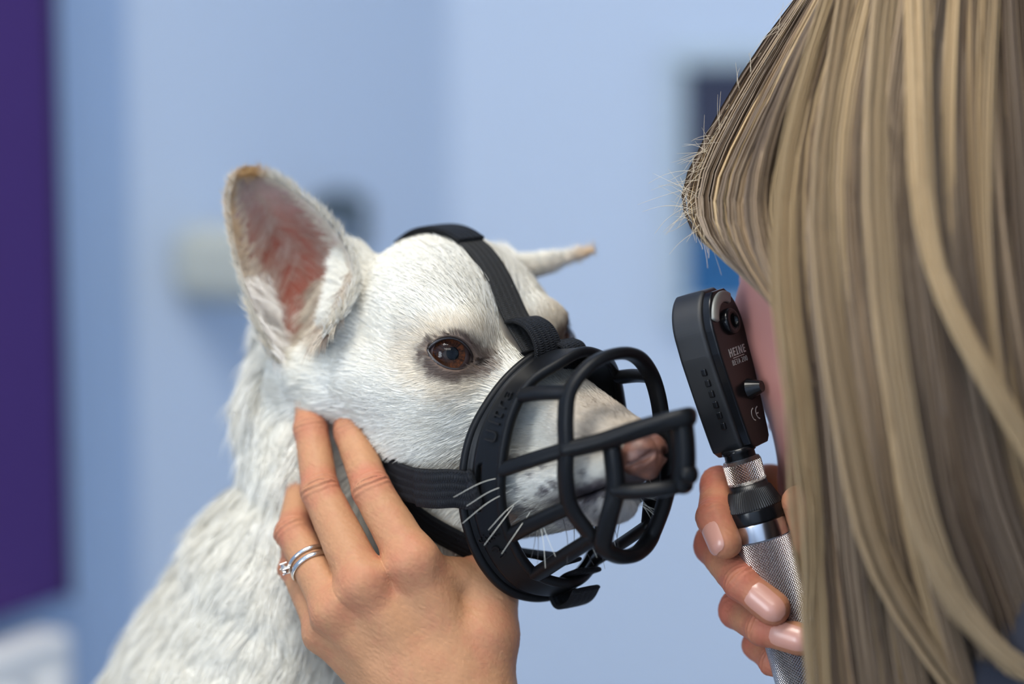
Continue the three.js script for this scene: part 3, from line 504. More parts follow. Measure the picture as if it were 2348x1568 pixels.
part('cheek_strap', sweep(fs, 84, 13, () => HR, { n: 60, pow: 5 }), MWEB, muzzle);
part('chin_strap', sweep([V(905, 1140, -150), V(960, 1190, -120), V(1010, 1222, -105), V(1060, 1248, -95), V(1130, 1285, -85)], 66, 11, () => vec(-0.3, -0.5, 0.8), { n: 40, pow: 5 }), MWEB, muzzle);
// chin strap under the band
part('chin_strap', sweep([H(96, -30, -548), H(40, -30, -560), H(-6, -28, -592), H(6, -26, -622), H(52, -24, -616), H(86, -22, -590)], 80, 13, (p) => p.clone().sub(H(40, -26, -590)), { n: 60, pow: 5 }), MWEB, muzzle, 'black webbing loop under the chin');
part('chin_strap', sweep([H(90, 10, -520), H(20, 20, -500), H(-80, 60, -470), H(-190, 90, -440), H(-300, 120, -380)], 74, 11, () => HU.clone().negate(), { n: 40, pow: 5 }), MWEB, muzzle);

{ const mid = strapMid([-330, -260, -190, -120, -70, -30, 5, 30], 0); clash.push((x, y, z) => { const [f, l, u] = flu(x, y, z); return f > -340 && f < 90 && u > -30 ? Math.abs(l + 6) - 35 : 99; }); }


{ const cs = CHEEKSTRAP.slice(2), ch = [V(905, 1140, -150), V(960, 1190, -120), V(1010, 1222, -105), V(1060, 1248, -95), V(1130, 1285, -85)]; for (const [pts, r] of [[cs, 40], [ch, 34]]) clash.push((x, y, z) => { if (x < pts[pts.length - 1].x - 60 && x < pts[0].x - 60) return 99; let d = 99; for (let i = 0; i < pts.length - 1; i++) d = Math.min(d, cone(x, y, z, pts[i], pts[i + 1], r, r)); return d; }); }

// ---------------------------------------------------------------- the vet
const MSK = phys({ vertexColors: true, roughness: 0.52, specularIntensity: 0.4 });
const personBase = W(V(2700, 2600, -60)); personBase.y = 0;
const person = thing('person', 'person with long blonde hair seen from behind, holding the dog and the instrument', 'person', personBase);
const J = (px, py, z, r) => ({ p: V(px, py, z), r });
const lerpV = (a, b, t) => a.clone().lerp(b, t);
// left hand under the dog's jaw
const LH = {
  fingers: [
    { j: [J(948, 1292, 6, 60), J(852, 1122, -80, 47), J(806, 992, -190, 42), J(788, 925, -272, 34)], d: vec(0.1, 0.15, 1) },
    { j: [J(836, 1342, 8, 60), J(735, 1126, -120, 46), J(713, 985, -212, 41), J(707, 915, -268, 33)], d: vec(-0.1, 0.15, 1) },
    { j: [J(772, 1402, -14, 54), J(676, 1222, -150, 45), J(694, 1130, -270, 40), J(735, 1070, -350, 34)], d: vec(-0.5, 0.1, 0.85) },
    { j: [J(748, 1450, -72, 47), J(676, 1300, -168, 37), J(680, 1215, -255, 33), J(715, 1160, -320, 28)], d: vec(-0.7, 0, 0.7) },
    { j: [J(1100, 1455, -70, 84), J(1135, 1300, -130, 66), J(1085, 1195, -230, 52), J(1030, 1120, -310, 44)], d: vec(0.9, 0, 0.4) },
  ],
  palm: [[V(948, 1292, -6), V(1060, 1560, -42), 62, 74], [V(836, 1342, -6), V(1000, 1580, -30), 62, 78], [V(772, 1402, -24), V(945, 1590, -50), 55, 78], [V(748, 1450, -78), V(925, 1600, -80), 48, 74], [V(1100, 1455, -70), V(1090, 1580, -60), 86, 86], [V(900, 1400, -50), V(1040, 1480, -70), 80, 90], [V(985, 1320, -40), V(1120, 1340, -115), 50, 58]],
  arm: [[V(1040, 1570, -50), V(1120, 1760, -30), 96, 118], [V(955, 1580, -50), V(1080, 1760, -30), 90, 118], [V(1100, 1760, -30), V(1720, 2640, 250), 132, 190]],
};
// right hand round the handle of the instrument
const RH = {
  fingers: [
    { j: [J(1765, 1120, -215, 52), J(1650, 1118, -88, 46), J(1640, 1186, 0, 43), J(1662, 1244, 38, 39)], d: vec(-0.55, -0.05, 0.8) },
    { j: [J(1770, 1215, -240, 54), J(1637, 1252, -100, 47), J(1702, 1336, 24, 44), J(1772, 1394, 62, 41)], d: vec(-0.25, 0.15, 0.95) },
    { j: [J(1790, 1330, -240, 52), J(1690, 1400, -96, 44), J(1750, 1440, 16, 41), J(1834, 1466, 64, 38)], d: vec(-0.15, 0.1, 0.98) },
    { j: [J(1815, 1430, -220, 46), J(1738, 1478, -120, 37), J(1775, 1514, -50, 35), J(1835, 1540, 0, 31)], d: vec(-0.3, -0.3, 0.9) },
    { j: [J(1960, 1420, -170, 78), J(1908, 1320, -70, 60), J(1866, 1236, 6, 50), J(1832, 1152, 26, 41)], d: vec(0.72, 0.12, 0.68) },
  ],
  palm: [[V(1765, 1120, -215), V(1960, 1500, -270), 54, 85], [V(1770, 1215, -240), V(1960, 1520, -280), 56, 85], [V(1790, 1330, -240), V(1960, 1530, -280), 54, 85], [V(1815, 1430, -220), V(1970, 1550, -270), 48, 80], [V(1960, 1420, -170), V(2000, 1540, -220), 80, 90]],
  arm: [[V(1980, 1540, -240), V(2060, 1720, -260), 105, 125], [V(2060, 1720, -260), V(2400, 2600, -300), 130, 190]],
};
const jointsOf = (hand) => hand.fingers.flatMap((f, k) => f.j.slice(0, 3).map((q, i) => { const ax = f.j[i + 1].p.clone().sub(i ? f.j[i - 1].p : q.p).normalize(), dz = f.d.clone().addScaledVector(ax, -f.d.dot(ax)).normalize(); return { c: q.p, ax, dz, r: q.r, i, k }; }));
function handField(hand) {
  const joints = jointsOf(hand), bones = hand.fingers.map((f) => f.j.slice(0, 3).map((q, i) => [q.p, f.j[i + 1].p, q.r, f.j[i + 1].r]));
  const lo = vec(1e9, 1e9, 1e9), hi = vec(-1e9, -1e9, -1e9); for (const f of hand.fingers) for (const q of f.j) { lo.min(q.p.clone().subScalar(q.r + 30)); hi.max(q.p.clone().addScalar(q.r + 30)); }
  for (const [a, b, ra, rb] of hand.palm) { lo.min(a.clone().subScalar(ra + 30)).min(b.clone().subScalar(rb + 30)); hi.max(a.clone().addScalar(ra + 30)).max(b.clone().addScalar(rb + 30)); }
  const plain = (x, y, z) => {
    let palm = 1e9; for (const [a, b, ra, rb] of hand.palm) palm = smin(palm, cone(x, y, z, a, b, ra, rb), 34);
    let arm = 1e9; for (const [a, b, ra, rb] of hand.arm) arm = smin(arm, cone(x, y, z, a, b, ra, rb), 60); palm = smin(palm, arm, 80);
    let d = palm;
    for (const f of bones) { let c = 1e9; for (const [a, b, ra, rb] of f) c = smin(c, cone(x, y, z, a, b, ra * 0.96, rb * 0.98), 10); d = Math.min(smin(c, palm, 26), smin(d, c, 5)); }
    return d;
  };
  const fn = (x, y, z) => {
    let d = plain(x, y, z); if (Math.abs(d) > 14) return d;
    for (const q of joints) {
      const px = x - q.c.x, py = y - q.c.y, pz = z - q.c.z, al = px * q.ax.x + py * q.ax.y + pz * q.ax.z; if (Math.abs(al) > q.r * 1.3) continue;
      const dd = px * q.dz.x + py * q.dz.y + pz * q.dz.z, rr2 = px * px + py * py + pz * pz; if (rr2 > q.r * q.r * 3) continue;
      const side = sstep(0.05 * q.r, 0.85 * q.r, dd) * (1 - sstep(1.15, 1.7, Math.sqrt(rr2) / q.r)) * (1 - sstep(0.8, 1.3, Math.abs(al) / q.r));
      if (q.i === 0) { d -= 5 * Math.exp(-al * al / (q.r * q.r * 0.5)) * side; continue; }
      const g = Math.exp(-al * al / (q.r * q.r * 0.16));
      d -= (q.i === 1 ? 3.2 : 1.6) * Math.exp(-al * al / (q.r * q.r * 0.3)) * side;
      const lat = Math.sqrt(Math.max(rr2 - al * al - dd * dd, 0)); d += (q.i === 1 ? 1.9 : 1.2) * Math.cos(al * 0.47 + 0.012 * lat * Math.sign(al) * lat / 6 + 0.6 * noise3(x / 16, y / 16, z / 16)) * g * side;
    }
    const w1 = 0.86 * x - 0.5 * y, w2 = 0.5 * x + 0.86 * y; return d + 0.34 * noise3(x / 4.2, y / 4.2, z / 4.2) + 0.42 * noise3(w1 / 18, w2 / 5.5, z / 9) + 1.3 * noise3(x / 40, y / 40, z / 40);
  };
  return { fn, plain, lo, hi, joints };
}
const lhF = handField(LH), rhF = handField(RH);
function skinTone(F, pink = 0) {
  return (x, y, z) => {
    let red = 0; for (const q of F.joints) { const d = Math.hypot(x - q.c.x, y - q.c.y, z - q.c.z) / q.r; red = Math.max(red, (q.i === 1 ? 0.75 : q.i === 2 ? 0.6 : 0.4) * (1 - sstep(0.7, 1.7, d))); }
    const n = 0.5 * noise3(x / 38, y / 38, z / 38) + 0.35 * noise3(x / 12, y / 12, z / 12); red = clamp(red + 0.42 * n + pink, 0, 1);
    const k = 1 + 0.05 * noise3(x / 6, y / 6, z / 6); let c = mix3([0.44, 0.220, 0.112], [0.43, 0.135, 0.085], red); return [c[0] * k, c[1] * k, c[2] * k];
  };
}
// head
const PC = V(2075, 540, -20), PK = 0.92, PF = vec(-0.52, -0.15, -0.84).normalize(), PU = vec(0.06, 0.985, -0.08); PU.addScaledVector(PF, -PU.dot(PF)).normalize(); const PS = vec().crossVectors(PU, PF).negate();   // forward, up, towards the camera
if (PS.z < 0) PS.negate();
const PH = (a, b, c) => PC.clone().addScaledVector(PF, a).addScaledVector(PS, b).addScaledVector(PU, c);
const NK0 = PC.clone().addScaledVector(PF, -110).addScaledVector(PU, -380), NK1 = V(2470, 1450, -190);
const faceField = (x, y, z) => smin(PK * faceUnit((x - PC.x) / PK, (y - PC.y) / PK, (z - PC.z) / PK), cone(x, y, z, NK0, NK1, 215, 205), 90);
function faceUnit(x, y, z) {
  const a = x * PF.x + y * PF.y + z * PF.z, b0 = x * PS.x + y * PS.y + z * PS.z, c = x * PU.x + y * PU.y + z * PU.z, b = Math.sqrt(b0 * b0 + 9);
  let d = ell(a, b, c, -10, 0, 70, 470, 372, 420);
  d = smin(d, ell(a, b, c, 190, 0, -220, 265, 290, 390), 90);
  d = smin(d, ell(a, b, c, 275, 165, -190, 140, 125, 130), 70);
  d = smin(d, cone(a, b, c, c3(30, 205, -400), c3(360, 40, -610), 100, 80), 90);
  d = smin(d, ell(a, b, c, 415, 0, -600, 80, 95, 70), 50);
  d = smin(d, cone(a, b, c, c3(420, 60, 40), c3(380, 190, 30), 52, 45), 40);
  d = smax(d, -ell(a, b, c, 490, 150, -60, 90, 95, 62), 40);
  d = smin(d, ell(a, b, c, 385, 150, -62, 60, 62, 60), 14);
  d = smin(d, cone(a, b, c, c3(452, 0, 0), c3(545, 0, -215), 36, 46), 34);
  d = smin(d, ell(a, b, c, 500, 44, -245, 42, 30, 30), 20);
  d = smin(d, ell(a, b, c, 440, 0, -372, 62, 108, 30), 24); d = smin(d, ell(a, b, c, 432, 0, -430, 62, 96, 34), 20);
  d = smax(d, -Math.max(Math.abs(c + 400) - 5, b - 110, 380 - a), 8);
  d = smin(d, ell(a, b, c, -40, 350, -150, 60, 24, 100), 20);
  return d;
}
const faceTone = (x, y, z) => { const n = noise3(x / 60, y / 60, z / 60); x = (x - PC.x) / PK; y = (y - PC.y) / PK; z = (z - PC.z) / PK; const a = x * PF.x + y * PF.y + z * PF.z, b = Math.abs(x * PS.x + y * PS.y + z * PS.z), c = x * PU.x + y * PU.y + z * PU.z;
  let k = mix3([0.52, 0.27, 0.215], [0.52, 0.20, 0.175], clamp(0.35 + 0.3 * n + 0.6 * (1 - sstep(60, 220, Math.hypot(a - 300, b - 170, c + 210))))); if (a > 400 && c < -335 && c > -470 && b < 105) k = [0.50, 0.16, 0.14]; return k; };
const gL = meshField(lhF.fn, lhF.lo, vec(lhF.hi.x, lhF.hi.y, lhF.hi.z), 3.1), gR = meshField(rhF.fn, rhF.lo, rhF.hi, 3.3);
paint(gL, skinTone(lhF)); paint(gR, skinTone(rhF, 0.38));
const gF = meshField(faceField, PC.clone().subScalar(1050), PC.clone().addScalar(640), 13); paint(gF, faceTone);
const gA = meshField((x, y, z) => { let d = 1e9; for (const h of [LH, RH]) for (const [a, b, ra, rb] of h.arm) d = smin(d, cone(x, y, z, a, b, ra, rb), 60); return Math.max(d, y - (V(0, 1660, 0).y)); }, vec(-260, -2200, -640), vec(1500, -840, 560), 20); paint(gA, () => [0.44, 0.215, 0.112]);
part('body', mergeGeometries([gL, gR, gF, gA]), MSK, person);
clash.push((x, y, z) => x > lhF.lo.x && x < lhF.hi.x && y > lhF.lo.y && y < lhF.hi.y ? lhF.plain(x, y, z) + 8 : 99);
// finger nails
const MNAIL = phys({ color: col(0.53, 0.26, 0.195), roughness: 0.32, clearcoat: 0.35, clearcoatRoughness: 0.2 });
function nail(f, turn = 0, wide = 0.80, from = 0.36, to = 1.40) {
  const a = f.j[2].p, b = f.j[3].p, ax = b.clone().sub(a), len = ax.length(); ax.normalize(); const dz = f.d.clone().addScaledVector(ax, -f.d.dot(ax)).normalize().applyAxisAngle(ax, turn), sx = vec().crossVectors(ax, dz), rows = [], back = [], r0 = f.j[3].r;
  for (let i = 0; i <= 16; i++) { const t = i / 16, along = mix(from, to, t) * len, rad = mix(f.j[2].r, r0, clamp(along / len)) * 1.0, row = [], ends = Math.pow(1 - Math.pow(Math.abs(2 * t - 1), 4.5), 0.45), over = Math.max(along - len, 0);
    for (let j = 0; j <= 14; j++) { const q = (j / 14 - 0.5) * 2 * wide * mix(0.5, 1, ends), R = Math.sqrt(Math.max(rad * rad - over * over * 0.85, 40)) + 2.2 * ends - 1.6; row.push(a.clone().addScaledVector(ax, along).addScaledVector(dz, Math.cos(q) * R).addScaledVector(sx, Math.sin(q) * R)); } rows.push(row); }
  return gridGeo(rows, false);
}
const nails = [[RH.fingers[0], 0.25], [RH.fingers[1], 0.0], [RH.fingers[2], 0.0], [RH.fingers[4], 0.15]];
for (const [f, t] of nails) part('fingernail', nail(f, t), MNAIL, person);

// hair: locks of ribbons that fall from the parting
const G = (...pts) => cat(pts.map(([x, y, z]) => V(x, y, z)));
const FRINGE = [
  G([1905, -90, 20], [1760, 110, -30], [1650, 300, -50], [1590, 440, -30], [1606, 525, 30], [1668, 590, 110], [1740, 648, 190], [1810, 700, 250]),
  G([1925, -95, 60], [1790, 120, 40], [1690, 300, 30], [1630, 440, 50], [1645, 540, 110], [1710, 620, 190], [1780, 690, 260], [1840, 760, 310]),
  G([1945, -100, 100], [1830, 120, 120], [1745, 300, 130], [1690, 440, 160], [1700, 550, 210], [1755, 650, 270], [1815, 740, 320], [1860, 830, 350]),
  G([1952, -104, 112], [1850, 120, 165], [1778, 310, 215], [1748, 450, 245], [1757, 570, 280], [1803, 690, 320], [1850, 800, 345], [1880, 900, 360])];
const SIDEHAIR = [
  G([1955, -105, 120], [1860, 120, 190], [1800, 330, 270], [1792, 550, 320], [1815, 760, 340], [1848, 980, 330], [1862, 1200, 310], [1880, 1420, 290], [1925, 1900, 270]),
  G([2010, -120, 170], [1940, 130, 290], [1900, 360, 370], [1910, 640, 410], [1945, 900, 410], [1965, 1120, 390], [1985, 1350, 360], [2060, 1900, 320]),
  G([2070, -125, 200], [2025, 130, 340], [2000, 380, 420], [2020, 700, 460], [2060, 980, 455], [2085, 1200, 430], [2130, 1400, 400], [2260, 1900, 350]),
  G([2150, -130, 220], [2120, 140, 370], [2110, 400, 450], [2130, 700, 490], [2160, 960, 485], [2200, 1200, 460], [2270, 1400, 430], [2400, 1900, 380]),
  G([2240, -130, 210], [2235, 160, 370], [2240, 420, 450], [2262, 700, 485], [2300, 960, 475], [2360, 1180, 440], [2440, 1380, 410], [2520, 1900, 370]),
  G([2350, -130, 170], [2370, 180, 330], [2390, 480, 400], [2420, 760, 430], [2470, 1060, 410], [2540, 1340, 370], [2600, 1900, 330]),
  G([2480, -130, 60], [2530, 200, 170], [2570, 560, 220], [2600, 900, 240], [2650, 1300, 220], [2700, 1900, 210])];
const tables = new Map();
function table(set) {                    // guides pushed out of the head, on a grid
  if (tables.has(set)) return tables.get(set);
  const NS = 72, NT = 30, g = [];
  for (let i = 0; i <= NS; i++) { const row = []; for (let j = 0; j <= NT; j++) { const p = rawGuide(set, i / NS, j / NT); for (let k = 0; k < 4; k++) { const d = faceField(p.x, p.y, p.z); if (d > 42) break; const e = 6, gx = faceField(p.x + e, p.y, p.z) - d, gy = faceField(p.x, p.y + e, p.z) - d, gz = faceField(p.x, p.y, p.z + e) - d, l = Math.hypot(gx, gy, gz) || 1; p.x += gx / l * (46 - d); p.y += gy / l * (46 - d); p.z += gz / l * (46 - d); } row.push(p); } g.push(row); }
  for (let it = 0; it < 3; it++) for (let i = 1; i < NS; i++) for (let j = 1; j < NT; j++) g[i][j].multiplyScalar(2).add(g[i - 1][j]).add(g[i + 1][j]).add(g[i][j - 1]).add(g[i][j + 1]).divideScalar(6);
  const f = (s, t) => { const x = clamp(s) * NS, y = clamp(t) * NT, i = Math.min(Math.floor(x), NS - 1), j = Math.min(Math.floor(y), NT - 1), u = x - i, v = y - j; return g[i][j].clone().lerp(g[i + 1][j], u).lerp(g[i][j + 1].clone().lerp(g[i + 1][j + 1], u), v); };
  tables.set(set, f); return f;
}
const guide = (set, s, t) => table(set)(s, t);
function rawGuide(set, s, t) { const k = clamp(s) * (set.length - 1), i = Math.min(Math.floor(k), set.length - 2), w = k - i, q = (c) => c.getPoint(t); const ww = w * w * (3 - 2 * w); return q(set[i]).lerp(q(set[i + 1]), mix(w, ww, 0.3)); }
const hairPos = [], hairNor = [], hairCol = [], hairIdx = [];
function ribbon(pts, w, c0, c1) {
  const n = pts.length, base = hairPos.length / 3, tw = rr(-1.25, 1.25);
  for (let i = 0; i < n; i++) {
    const t = pts[Math.min(i + 1, n - 1)].clone().sub(pts[Math.max(i - 1, 0)]).normalize(), o = pts[i].clone().sub(PC); o.y *= 0.25; o.addScaledVector(t, -o.dot(t)).normalize(); const s = vec().crossVectors(t, o).applyAxisAngle(t, tw), k = i / (n - 1), ww = w * (k > 0.85 ? mix(1, 0.35, (k - 0.85) / 0.15) : 1) / 2, c = mix3(c0, c1, k);
    for (const q of [-1, 1]) { const p = pts[i].clone().addScaledVector(s, q * ww); hairPos.push(p.x, p.y, p.z); const nn = o.clone().applyAxisAngle(t, tw * 0.6).addScaledVector(s, q * 0.75).normalize(); hairNor.push(nn.x, nn.y, nn.z); hairCol.push(...c); }
    if (i < n - 1) { const a = base + i * 2; hairIdx.push(a, a + 1, a + 2, a + 1, a + 3, a + 2); }
  }
}
const BLOND = [0.42, 0.295, 0.16], ASH = [0.195, 0.145, 0.105], BROWN = [0.070, 0.042, 0.027], GOLD = [0.29, 0.18, 0.088];
function lock(set, s, layer, strands, spread, c) {
  const ph = rr(0, 6.28), amp = rr(4, 16), rad = rr(9, 40), seg = 15, ends = rr(0.93, 1), slide = rr(-0.02, 0.02);
  for (let k = 0; k < strands; k++) {
    const a = rr(0, 6.28), r = Math.sqrt(rnd()) * rad, ox = Math.cos(a) * r * spread, od = Math.sin(a) * r * 0.8, pts = [], v = rr(0.82, 1.18), cc = mix3(c, [ASH, BLOND, BROWN][Math.floor(rnd() * 3)], 0.18 * rnd()), jit = rr(-3, 3);
    for (let i = 0; i <= seg; i++) {
      const t = i / seg * ends, p = guide(set, s + slide * t, t), o = p.clone().sub(PC); o.y *= 0.2; o.normalize(); const e = guide(set, clamp(s + 0.02), t).sub(guide(set, clamp(s - 0.02), t)).normalize();
      const pinch = 0.75 + 0.3 * Math.sin(t * 5 + ph); p.addScaledVector(o, -layer + od * pinch + 4 * Math.sin(t * 7 + ph)).addScaledVector(e, ox * pinch + amp * Math.sin(t * 4.2 + ph) + jit * t); pts.push(p);
    }
    ribbon(pts, rr(2.6, 4.2), cc.map((x) => x * v), cc.map((x) => x * v));
  }
}
{ let s0 = seed; seed = 4242;
  const pick = (s) => { const n = noise3(s * 34, 2.5, 0) * 0.5 + noise3(s * 90, 7.1, 0) * 0.55 + rr(-0.25, 0.25); return n > 0.30 ? mix3(BLOND, GOLD, rnd() * 0.5) : n > -0.05 ? mix3(ASH, GOLD, rnd() * 0.6) : mix3(BROWN, ASH, rnd() * 0.6); };
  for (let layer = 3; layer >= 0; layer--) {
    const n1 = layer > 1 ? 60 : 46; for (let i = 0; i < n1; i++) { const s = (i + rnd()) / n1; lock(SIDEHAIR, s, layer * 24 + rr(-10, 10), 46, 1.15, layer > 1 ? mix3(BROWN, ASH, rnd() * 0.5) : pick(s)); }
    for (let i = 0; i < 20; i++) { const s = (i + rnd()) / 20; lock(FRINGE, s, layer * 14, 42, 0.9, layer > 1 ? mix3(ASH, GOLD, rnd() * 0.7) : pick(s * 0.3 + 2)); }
  }
  const sweepLock = (a, w, c) => { const set = [G(...a), G(...a.map(([x, y, z]) => [x + w, y + 6, z - 8]))]; for (let i = 0; i < 4; i++) lock(set, rnd(), -18 - 6 * i, 60, 1, mix3(c, GOLD, 0.3 * rnd())); };
  sweepLock([[2085, -110, 230], [2090, 200, 420], [2100, 480, 500], [2150, 680, 540], [2235, 860, 550], [2320, 1010, 530], [2420, 1180, 490], [2520, 1400, 440]], 34, BLOND);
  sweepLock([[2040, -110, 210], [2000, 250, 400], [2010, 650, 480], [2050, 950, 500], [2085, 1130, 500], [2150, 1310, 480], [2250, 1450, 450], [2400, 1580, 420], [2500, 1680, 400]], 24, mix3(BLOND, ASH, 0.3));
  sweepLock([[1965, -105, 140], [1880, 150, 240], [1822, 400, 320], [1812, 650, 360], [1838, 900, 365], [1856, 1150, 345], [1868, 1400, 325], [1890, 1750, 300]], 22, BLOND);
  sweepLock([[1975, -105, 160], [1925, 200, 320], [1890, 480, 400], [1920, 800, 430], [1960, 1050, 425], [2000, 1250, 410], [2080, 1420, 390], [2200, 1600, 370], [2260, 1700, 360]], 22, mix3(BLOND, ASH, 0.4));
  seed = s0; }
const hairGeo = new THREE.BufferGeometry(); hairGeo.setAttribute('position', new THREE.Float32BufferAttribute(hairPos, 3)); hairGeo.setAttribute('normal', new THREE.Float32BufferAttribute(hairNor, 3)); hairGeo.setAttribute('color', new THREE.Float32BufferAttribute(hairCol, 3)); hairGeo.setIndex(hairIdx);
const MHAIR = phys({ vertexColors: true, roughness: 0.42, specularIntensity: 0.8, specularColor: col(1, 0.9, 0.7) });
const hairMesh = part('hair', hairGeo, MHAIR, person); hairMesh.userData.kind = 'stuff';
// under-layer of hair over the skull and down the back
{ const f = (x, y, z) => { let d = 1e9; for (const set of [SIDEHAIR]) for (let i = 1; i < set.length; i++) for (let k = 0; k < 4; k++) d = smin(d, cone(x, y, z, UH[i][k], UH[i][k + 1], 70, 70), 60); let q = x - PC.x, r = y - PC.y, w = z - PC.z; const a = q * PF.x + r * PF.y + w * PF.z, b = q * PS.x + r * PS.y + w * PS.z, c = q * PU.x + r * PU.y + w * PU.z; d = smin(d, ell(a, b, c, -85, 0, 60, 380, 345, 385), 60); return d; };
  const UH = SIDEHAIR.map((c, i) => [0.12, 0.34, 0.56, 0.78, 1].map((t) => { const p = guide(SIDEHAIR, i / (SIDEHAIR.length - 1), t), o = p.clone().sub(PC); o.y *= 0.2; o.normalize(); return p.addScaledVector(o, -120); }));
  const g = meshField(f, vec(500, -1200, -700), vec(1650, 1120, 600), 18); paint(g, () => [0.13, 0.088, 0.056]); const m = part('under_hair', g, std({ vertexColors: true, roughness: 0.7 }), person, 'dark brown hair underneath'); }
// fine stray hairs at the forehead
{ let s0 = seed; seed = 555; const list = [];
  for (let i = 0; i < 150; i++) {
    const wild = rnd() < 0.28, t = wild ? rr(0.3, 0.56) : rr(0.04, 0.6), p = guide(FRINGE, rr(0, 0.25), t), q = guide(FRINGE, 0, Math.min(t + 0.02, 1)).sub(guide(FRINGE, 0, t)).normalize(), out = vec(-1, rr(-0.35, 0.6), rr(-0.3, 0.5)).normalize(), L = wild ? rr(50, 150) : rr(40, 110), way = rnd() < 0.75 ? 1 : -0.6;
    const d = q.clone().multiplyScalar(way * (wild ? 0.45 : 1)).addScaledVector(out, wild ? rr(0.5, 1) : rr(0.12, 0.4)).normalize(), bend = vec(rr(-0.2, 0.4), rr(-0.9, 0.5), 0).multiplyScalar(L * 0.35); p.addScaledVector(out, rr(-4, 16));
    list.push(tube([p, p.clone().addScaledVector(d, L * 0.35), p.clone().addScaledVector(d, L * 0.7).addScaledVector(bend, 0.35), p.clone().addScaledVector(d, L).add(bend)], 0.7, 0.25, 10, 4)); }
  const m = part('stray_hairs', merged(list), std({ color: col(0.60, 0.50, 0.36), roughness: 0.35 }), person, 'fine stray hairs at the forehead'); m.userData.kind = 'stuff'; seed = s0; }
// scrub top and trousers
{ const top = (x, y, z) => { let d = cone(x, y, z, V(2560, 1380, -60), V(2980, 2700, -80), 420, 520); d = smin(d, cone(x, y, z, V(2440, 1480, 230), V(2480, 1480, -420), 230, 230), 160); d = smin(d, cone(x, y, z, V(2440, 1480, 230), V(1980, 2480, 260), 250, 215), 120); d = smin(d, cone(x, y, z, V(2480, 1480, -420), V(2440, 2450, -330), 250, 215), 120); const [f] = [faceField(x, y, z)]; return smax(d, -(f - 40), 30); };
  part('scrub_top', meshField(top, vec(500, -2600, -1100), vec(2700, 0, 760), 34), std({ color: col(0.008, 0.010, 0.02), roughness: 0.85 }), person);
  const legs = (x, y, z) => { let d = cone(x, y, z, V(2980, 2760, 160), V(2950, 6750, 160), 340, 190); d = smin(d, cone(x, y, z, V(2980, 2760, -330), V(2950, 6750, -330), 340, 190), 120); return d; };
  part('trousers', meshField(legs, vec(1200, -6600, -900), vec(2500, -1700, 700), 60), std({ color: col(0.01, 0.012, 0.025), roughness: 0.85 }), person);
  for (const z of [160, -330]) { const c = W(V(2840, 6950, z)); const g = new THREE.CapsuleGeometry(0.045, 0.16, 6, 16); g.rotateZ(Math.PI / 2); g.scale(1, 0.8, 1); g.translate(c.x, 0.036, c.z); wpart('shoe', g, std({ color: col(0.05, 0.05, 0.05), roughness: 0.6 }), person); } }

// ---------------------------------------------------------------- ophthalmoscope
const SO = V(1741, 1202, 0), SY = vec(-0.272, 0.962, 0.02).normalize(), SN = vec(0.80, 0.229, 0.55); SN.addScaledVector(SY, -SN.dot(SY)).normalize(); const SX = vec().crossVectors(SY, SN);
const SM = new THREE.Matrix4().makeBasis(SX, SY, SN).setPosition(SO), put = (g) => g.applyMatrix4(SM);
const scope = thing('ophthalmoscope', 'black hand-held eye instrument with knurled silver handle held to the face', 'ophthalmoscope', W(SO));
const MBLACK = phys({ color: col(0.008, 0.0085, 0.010), roughness: 0.34, bumpMap: rubberTex, bumpScale: 0.00004 });
const MGLOSS = phys({ color: col(0.006, 0.0065, 0.008), roughness: 0.2, specularIntensity: 0.6 });
const knurl = (n) => dataTex(128, 128, (x, y) => { const a = Math.abs(((x + y) / 16 % 1) - 0.5) * 2, b = Math.abs(((x - y + 512) / 16 % 1) - 0.5) * 2; return [Math.round(255 * Math.pow(Math.min(a, b), 0.8))]; });
const knurlTex = knurl(), knurlFine = knurlTex.clone(), knurlNeck = knurlTex.clone();
knurlFine.repeat.set(7, 50); knurlNeck.repeat.set(5, 3.7); knurlFine.needsUpdate = knurlNeck.needsUpdate = true;
const MHANDLE = std({ color: col(0.56, 0.57, 0.60), metalness: 1, roughness: 0.30, bumpMap: knurlFine, bumpScale: 0.0009 });
const MCHROME = std({ color: col(0.62, 0.60, 0.57), metalness: 1, roughness: 0.16, bumpMap: knurlNeck, bumpScale: 0.0014 });
const MSILVER = std({ color: col(0.66, 0.67, 0.70), metalness: 1, roughness: 0.22 });
const turn = (name, pts, mat, seg = 96) => { const g = new THREE.LatheGeometry(pts.map(([r, y]) => new THREE.Vector2(r, y)), seg); return part(name, put(g), mat, scope); };
turn('handle', [[60, -1000], [64, -990], [64, -34], [61, -30]], MHANDLE);
turn('handle_ring', [[60, -31], [63.5, -30], [63.5, 6], [62, 9]], MSILVER);
turn('dial_band', [[60, 8], [65, 9], [66, 14], [66, 38], [63, 41]], MGLOSS);
{ const g = new THREE.BufferGeometry(), rows = [], prof = [[64, 40], [66, 44], [50, 84], [46, 88], [44, 98], [30, 100]]; for (const [r, y] of prof) { const row = []; for (let i = 0; i < 288; i++) { const a = i / 288 * 6.28318, k = y > 42 && y < 86 ? (i % 4 < 2 ? 0.9 : -0.9) : 0; row.push(vec(Math.cos(a) * (r + k), y, -Math.sin(a) * (r + k))); } rows.push(row); } part('dial', put(gridGeo(rows, true)), MBLACK, scope, 'ribbed black brightness dial'); }
{ const g = new RoundedBoxGeometry(16, 28, 14, 2, 3); g.translate(0, 62, 63); g.rotateY(Math.PI + 0.5); part('switch', put(g), std({ color: col(0.55, 0.60, 0.50), roughness: 0.4 }), scope, 'small pale green button'); }
turn('neck', [[41, 98], [45, 101], [45.5, 106], [45.5, 148], [42, 156], [37, 158]], MCHROME);
